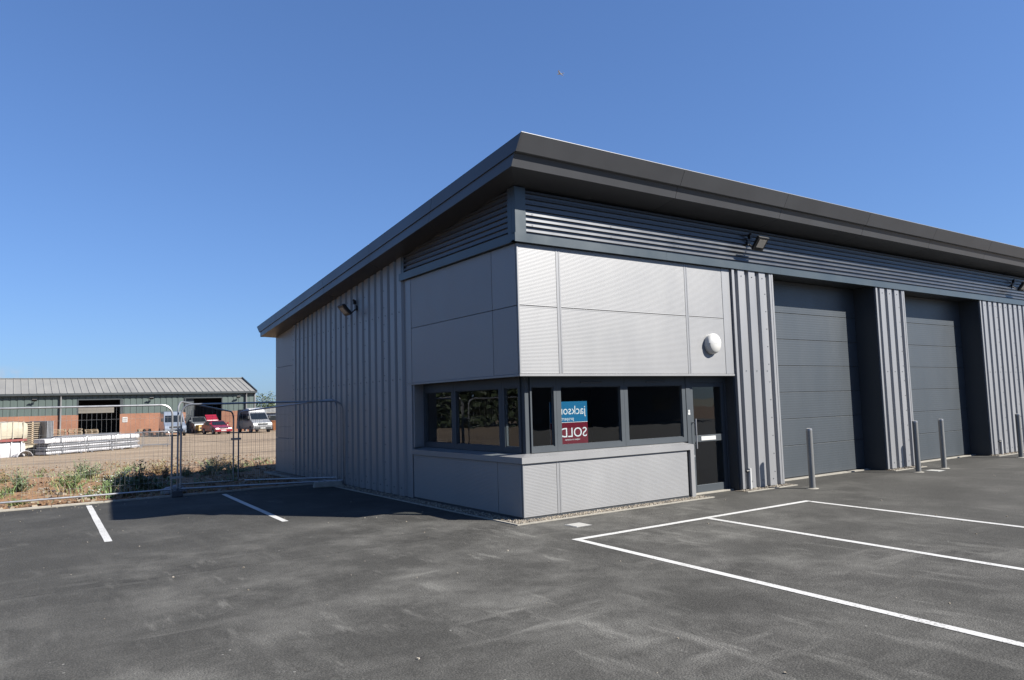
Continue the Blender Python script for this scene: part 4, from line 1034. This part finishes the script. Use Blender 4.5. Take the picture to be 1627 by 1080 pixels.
# ------------------------------------------------------------------ stacks in the yard
WOOD = mat('pallet_wood', (.27, .205, .135), .85, 0, .25, 5); WOODG = mat('weathered_wood', (.16, .13, .095), .9, 0, .25, 5)
def pallet(label, loc, rz, grp='timber pallets by the shed'):
    t = thing('pallet', label, 'pallet', loc, rz, grp)
    for k in range(7): link('deck_board', PBoard, t, (0, -.44+.1467*k, .133))
    for k in (-.44, 0, .44): link('base_board', PBoard, t, (0, k, .011))
    for x_ in (-.53, 0, .53):
        for y_ in (-.42, 0, .42): link('block', PBlock, t, (x_, y_, .072))
    return t
PBoard = MB().box(-.6, .6, -.05, .05, -.011, .011).mesh('deck_board', WOOD); PBlock = MB().box(-.06, .06, -.06, .06, -.05, .05).mesh('block', WOODG)
base = None
rk = random.Random(5)
ORD = ('lowest', 'second', 'third', 'fourth', 'fifth', 'sixth', 'topmost')
def pstack(x, y, n, where, rz=0):
    for k in range(n):
        lb = '%s timber pallet of the stack %s' % ('topmost' if k == n-1 else ORD[k], where) if n > 1 else 'single timber pallet %s' % where
        pallet(lb, (x+rk.uniform(-.05, .05), y+rk.uniform(-.04, .04), GY+.146*k), rz+rk.uniform(-.05, .05))
pstack(-2.2, 77.2, 7, 'at the foot of the shed downpipe'); pstack(-.85, 77.0, 7, 'against the left jamb of the first shed doorway')
pstack(.75, 78.4, 6, 'of weathered boards inside the first shed doorway')
pstack(5.45, 77.2, 5, 'against the brick wall left of the silver blue van'); pstack(7.0, 78.6, 2, 'half hidden behind the silver blue van')
pstack(2.95, 50.5, 5, 'at the right end of the white packs') if False else None

WRAP = mat('white_polythene', (.36, .3564, .3672), .35, 0, .06, 2, bump=.6, bscale=5); CREAM = mat('cream_polythene', (.3024, .2736, .2088), .45, 0, .1, 2, bump=.6, bscale=6); GREYW = mat('grey_sheet', (.1368, .1404, .1512), .5, 0, .12, 3); REDW = mat('red_strap', (.144, .0324, .0288), .6, 0, .1)
def wrapped(name, label, cat, loc, rz, L, W, H, m, seed, grp=None, parts=()):
    t = thing(name, label, cat, loc, rz, grp)
    nx_, nz_ = max(6, int(L/.18)), 4; mb = MB(); R2 = random.Random(seed); ring = 12; rows = []
    for i in range(nx_+1):
        u = i/nx_; pts = []
        sag = .03*math.sin(u*9+seed)
        endk = 1.0 if 0 < i < nx_ else .82
        for k in range(ring):
            a = 2*math.pi*(k+.5)/ring; cx_ = math.copysign(min(1, abs(math.cos(a))*1.32), math.cos(a)); cz_ = math.copysign(min(1, abs(math.sin(a))*1.32), math.sin(a))
            j = 1+.07*noise.noise(Vector((u*L*1.4, k*1.7, seed*3.1)))
            pts.append((-L/2+L*u, cx_*W/2*endk*j, H/2+cz_*H/2*endk*j+sag*H))
        rows.append(pts)
    vs = [p for r in rows for p in r]; fs = [(i*ring+k, i*ring+(k+1) % ring, (i+1)*ring+(k+1) % ring, (i+1)*ring+k) for i in range(nx_) for k in range(ring)]
    fs += [tuple(range(ring)), tuple(nx_*ring+k for k in reversed(range(ring)))]
    mb.add(vs, fs).build('wrap', m, t, smooth=True)
    for f in (-.36, -.1, .16, .38):
        s = MB()
        s.box(L*f-.03, L*f+.03, -W/2*1.04, W/2*1.04, -.004, .012).box(L*f-.03, L*f+.03, -W/2*1.05, -W/2*1.02, 0, H).box(L*f-.03, L*f+.03, -W/2*1.0, W/2*1.0, H*1.02, H*1.035)
        s.build('strap', parts[0] if parts else m, t)
    return t
# long packs of cladding: centre line runs from the left photo edge stacks to the crowd barriers
PX, PY, PA, PL = -2.05, 45.6, math.atan2(5.0, 6.1), 7.4
GZ = -.60
def along(u, n=0.0, z=0.0): return Vector((PX+math.cos(PA)*u-math.sin(PA)*n, PY+math.sin(PA)*u+math.cos(PA)*n, GZ+z))
bt = MB().box(-.06, .06, -.6, .6, 0, .10).mesh('timber_bearer', WOODG)
for u, lb in ((-3.0, 'timber bearer under the left end of the long white packs'), (-.9, 'timber bearer left of the middle under the long white packs'), (1.2, 'timber bearer right of the middle under the long white packs'), (3.1, 'timber bearer under the right end of the long white packs')):
    tag(link('timber_bearer', bt, None, along(u)), lb, 'timber', 'bearers under the long packs').rotation_euler = (0, 0, PA)
GP = 'long packs stacked in the yard'
for z, h, m, lb, L_ in ((.10, .18, WRAP, 'lowest long white wrapped pack of the pile in the yard', 7.3), (.29, .17, GREYW, 'lower grey sheet pack above the lowest white one', 7.1), (.47, .11, WRAP, 'thin white wrapped pack in the middle of the pile', 7.2), (.59, .16, GREYW, 'upper grey sheet pack under the big white one', 7.0), (.76, .28, WRAP, 'big crumpled white wrapped pack topping the long pile', 7.4)):
    wrapped('sheet_pack', lb, 'wrapped pack', along(rk.uniform(-.08, .08), 0, z), PA, L_, 1.05, h, m, int(z*100), GP, (M['steel'],))
gs = thing('sheet_stack', 'loose grey metal sheets lying on top of the long white pile', 'metal sheets', along(-.6, .12, 1.05), PA)
for k in range(4): MB().box(-2.6+.25*k, 2.2+.2*k, -.42, .42, .03*k, .03*k+.022).build('sheet', GREYW, gs)
# barriers in front of the packs
def barrier(label, a, rz, z):
    t = thing('crowd_barrier', label, 'barrier', (a[0], a[1], z), rz, 'steel crowd barriers in the yard')
    Lb = 2.3
    MB().tube([(.02, 0, .18), (.0, 0, .28), (0, 0, .98), (.12, 0, 1.1), (Lb-.12, 0, 1.1), (Lb, 0, .98), (Lb, 0, .28), (Lb-.02, 0, .18), (.02, 0, .18)], .021, 6).build('frame', M['steel'], t, smooth=True)
    for k in range(16): link('bar', BAR, t, (.135*(k+1), 0, 0))
    for x_ in (.35, Lb-.35): MB().tube([(x_, -.3, 0), (x_, 0, .18), (x_, .3, 0)], .02, 6).build('foot', M['steel'], t)
BAR = MB().tube([(0, 0, .18), (0, 0, 1.1)], .008, 5, cap=False).mesh('bar', M['steel'])
for i, lb in enumerate(('leftmost crowd barrier before the long white pile', 'middle crowd barrier before the long white pile', 'rightmost crowd barrier before the long white pile')):
    p = along(-3.7+2.42*i, -.95); barrier(lb, p, PA, GZ)
p = along(4.05, .1); barrier('crowd barrier standing at the right end of the long white pile', p, PA-rad(62), GZ)
p = along(4.35, .7); barrier('crowd barrier behind another one right of the long white pile', p, PA-rad(50), GZ)
lt = thing('timber_offcuts', 'loose brown timbers piled at the right end of the long white pile', 'timber pile', along(4.0, 1.0), PA)
for k in range(18): MB().bar((rk.uniform(-.2, .1), -.6, .06+.065*(k//3)), (rk.uniform(-.1, .3), .6, .06+.065*(k//3)), .09, .06).build('timber', WOODG if k % 2 else WOOD, lt) if False else MB().cbox((rk.uniform(-.12, .12)+.22*(k % 3)-.22, rk.uniform(-.1, .1), .05+.13*(k//3)), (.14, 1.25, .07), rz=rk.uniform(-.15, .15)).build('timber', WOODG if k % 2 else WOOD, lt)
# left hand block stack
LX, LY = -7.0, 43.6
wrapped('block_pack', 'white wrapped block pack at the bottom of the stack at the left photo edge', 'wrapped pack', (LX, LY, GZ), .45, 2.5, 1.5, .98, WRAP, 3, 'wrapped packs at the left photo edge', (WRAP,))
MB_ = wrapped('block_pack', 'cream wrapped pack on top of the white one at the left photo edge', 'wrapped pack', (LX+.05, LY+.1, GZ+1.12), .45, 2.6, 1.5, 1.0, CREAM, 8, 'wrapped packs at the left photo edge', (CREAM,))
rs_ = thing('red_sheet', 'faded red sheet between the two wrapped packs at the left photo edge', 'plastic sheet', (LX, LY, GZ+1.0), .45)
MB().box(-1.25, 1.22, -.80, .78, 0, .035).box(-1.25, 1.22, -.83, -.80, -.02, .11).build('sheet', REDW, rs_)
ts = thing('timber_stack', 'stack of weathered boards and pale battens right of the cream pack', 'timber stack', (-5.55, 44.9, GZ), .5)
for k in range(11):
    MB().box(-.62+.02*(k % 3), .62-.03*(k % 2), -.6, .6, .72+.125*k, .72+.125*k+.065).build('board', WOODG, ts)
    for x_ in (-.55, 0, .52): MB().box(x_-.05, x_+.05, -.63, .62, .72+.125*k+.066, .72+.125*k+.124).build('batten', WOOD, ts)
for k in range(3): MB().box(-.7, .7, -.6, .6, .02+.23*k, .02+.23*k+.20).build('base_pack', CREAM, ts)
pf = thing('stacked_panels', 'upright bundle of grey steel panels right of the weathered board stack', 'steel panels', (-4.78, 44.9, GZ), .5)
for k in range(5): MB().box(-.20+.085*k, -.14+.085*k, -.9, .9, .02, 2.12-.02*(k % 2)).build('panel', M['steel'], pf, bevel=.01)
ar = thing('plastic_cover', 'small arched scrap of white polythene in front of the board stack', 'plastic sheet', (-5.75, 43.0, GZ), .5)
vs = []
for i in range(9):
    a = math.pi*i/8
    for j in range(5): vs.append((-.45*math.cos(a)*(1+.1*math.sin(j*2)), -.3+.15*j, .42*math.sin(a)*(1-.1*j)+.01))
o = MB().add(vs, [(i*5+j, i*5+j+1, i*5+j+6, i*5+j+5) for i in range(8) for j in range(4)]).build('sheet', WRAP, ar, smooth=True)
sm = o.modifiers.new('thickness', 'SOLIDIFY'); sm.thickness = .02

# ------------------------------------------------------------------ trees
M['bark'] = mat('bark', (.0864, .0648, .0468), .9, 0, .25, 6); M['crown'] = mat('tree_leaf', (.054, .072, .0252), .6, 0, .4, 1.2); M['crown2'] = mat('tree_leaf_dark', (.0324, .0468, .0202), .6, 0, .4, 1.2)
def tree(name, label, loc, h, r, seed, m, n=2600, leaf=.22, grp=None):
    R2 = random.Random(seed); t = thing(name, label, 'tree', loc, 0, grp); tk = MB()
    tk.tube([(0, 0, -.2), (.05, 0, h*.25), (.0, .08, h*.55), (.05, .1, h*.85)], [.05*h*.5, .038*h*.5, .022*h*.5, .008*h], 8)
    cl = []
    for k in range(11):
        a = R2.uniform(0, 6.283); e = R2.uniform(.25, 1.0); d = R2.uniform(.35, .85)*r; c = Vector((math.cos(a)*d*(1.15-e*.6), math.sin(a)*d*(1.15-e*.6), h*(.30+.58*e)))
        cl.append((c, r*R2.uniform(.28, .5))); s = Vector((.03, .05, h*R2.uniform(.22, .5)))
        tk.tube([s, s.lerp(c, .5)+Vector((0, 0, .1*h*.2)), c], [.014*h, .009*h, .003*h], 5, cap=False)
    tk.build('trunk', M['bark'], t); lf = MB()
    for i in range(n):
        c, q = R2.choice(cl); v = Vector((R2.gauss(0, 1), R2.gauss(0, 1), R2.gauss(0, .85))).normalized()*q*R2.random()**.4
        p = c+v; d = Vector((R2.gauss(0, 1), R2.gauss(0, 1), R2.gauss(0, .7))).normalized(); wv = d.cross(Vector((R2.gauss(0, 1), R2.gauss(0, 1), 1))).normalized()
        quad(lf, p, d, wv, leaf*R2.uniform(.6, 1.3), leaf*R2.uniform(.5, .9))
    lf.build('crown', m, t)
    return t
tree('broadleaf_tree', 'pale green tree rising behind the right end of the far shed', (23.2, 96.0, -.6), 4.9, 2.6, 5, M['crown'], grp='trees beyond the far shed')
tree('broadleaf_tree', 'dark tree beside the rear corner of the unit, beyond the far shed', (28.2, 99.0, -.6), 4.9, 2.4, 6, M['crown2'], grp='trees beyond the far shed')
Rh = random.Random(9); hg = MB()
HA, HB = Vector((-62, 24, -.6)), Vector((-15, 78, -.6))
for i in range(15000):
    f = Rh.random(); p = HA.lerp(HB, f); top = 6.3+1.3*noise.noise(Vector((f*14, 2.2, 0)))+.7*noise.noise(Vector((f*45, 5.2, 0)))
    z = top*Rh.random()**.75; w_ = 2.4*(1-.45*z/top); n_ = Vector((.755, -.656, 0))
    p = p + n_*Rh.uniform(-w_, w_) + Vector((0, 0, z))
    d = Vector((Rh.gauss(0, 1), Rh.gauss(0, 1), Rh.gauss(0, .7))).normalized(); wv = d.cross(Vector((Rh.gauss(0, 1), Rh.gauss(0, 1), 1))).normalized()
    quad(hg, p, d, wv, Rh.uniform(.6, 1.2), Rh.uniform(.5, .9))
o = stuff(hg.build('hedgerow', M['crown2'])); o['label'] = 'tall dark hedgerow along the left side of the field'
lb_ = thing('outbuilding', 'low pale roofed outbuilding with blue grey walls right of the far shed', 'building', (24.6, 90, -.6))
MB().box(-3.2, 4.5, 0, 4, 0, 2.1).build('wall', mat('outbuilding_blue', (.1152, .144, .1944), .6, 0, .08), lb_)
rf_ = MB()
for k in range(12): rf_ = MB().hexa([(-3.4+.66*k, -.3, 2.05), (-3.4+.66*k+.63, -.3, 2.05), (-3.4+.66*k+.63, 4.3, 2.75), (-3.4+.66*k, 4.3, 2.75), (-3.4+.66*k, -.3, 2.14), (-3.4+.66*k+.63, -.3, 2.14), (-3.4+.66*k+.63, 4.3, 2.84), (-3.4+.66*k, 4.3, 2.84)]).build('roof_sheet', M['shroof'], lb_)
for k in range(3): MB().box(-2.6+2.2*k, -1.3+2.2*k, -.03, .02, .9, 1.7).build('window', M['vglass'], lb_)
od = thing('orange_skip', 'rusty orange skip right of the white fronted van', 'skip', (18.6, 74.5, GY), rad(6))
OR = mat('skip_orange', (.1584, .0576, .018), .7, 0, .25, 4)
MB().hexa([(-.5, -.5, .1), (.5, -.5, .1), (.5, .5, .1), (-.5, .5, .1), (-.8, -.75, 1.1), (.8, -.75, 1.1), (.8, .75, 1.1), (-.8, .75, 1.1)]).build('bin', OR, od); MB().box(-.86, .86, -.81, .81, 1.1, 1.17).build('rim', OR, od)

# ------------------------------------------------------------------ the unit across the road (seen mirrored in the glass)
OPP = thing('opposite_unit', 'dark grey industrial unit across the car park, mirrored in the front windows', 'building', (14, -36, 0))
MB().box(-34, 30, -12, 0, 0, 6.2).build('wall', M['anthracite'], OPP); MB().box(-34.4, 30.4, -12.4, .6, 6.2, 6.7).build('roof', M['fascia'], OPP)
for k in range(6): MB().box(-30+10*k, -26+10*k, .0, .06, 0, 4.2).build('roller_door', M['door'], OPP); MB().box(-24+10*k, -21.6+10*k, .0, .06, .9, 2.1).build('window', M['vglass'], OPP)

# ------------------------------------------------------------------ gull
gl = thing('gull', 'white gull gliding high in the blue sky above the roof', 'bird', (20.95, 24.44, 21.98), rad(35)); gl.scale = (.65, .65, .65)
WH = mat('gull_white', (.4464, .4464, .4464), .7, 0, .03)
gb_ = MB().lathe([(.005, -.26), (.03, -.2), (.055, -.08), (.06, .03), (.045, .14), (.035, .19), (.038, .23), (.022, .27), (.006, .31)], (0, 1, 0), (0, 0, 0), 10).build('body', WH, gl, smooth=True)
for s in (-1, 1):
    MB().hexa([(s*.03, -.07, .0), (s*.32, -.03, .12), (s*.32, .10, .13), (s*.03, .10, .02), (s*.03, -.07, .02), (s*.32, -.03, .135), (s*.32, .10, .145), (s*.03, .10, .04)]).hexa([(s*.32, -.03, .12), (s*.66, -.14, .06), (s*.67, -.09, .065), (s*.32, .10, .13), (s*.32, -.03, .135), (s*.66, -.14, .068), (s*.67, -.09, .073), (s*.32, .10, .145)]).build('wing', WH, gl)
MB().hexa([(-.03, -.2, .0), (.03, -.2, .0), (.07, -.36, .0), (-.07, -.36, .0), (-.03, -.2, .012), (.03, -.2, .012), (.07, -.36, .008), (-.07, -.36, .008)]).build('tail', WH, gl)
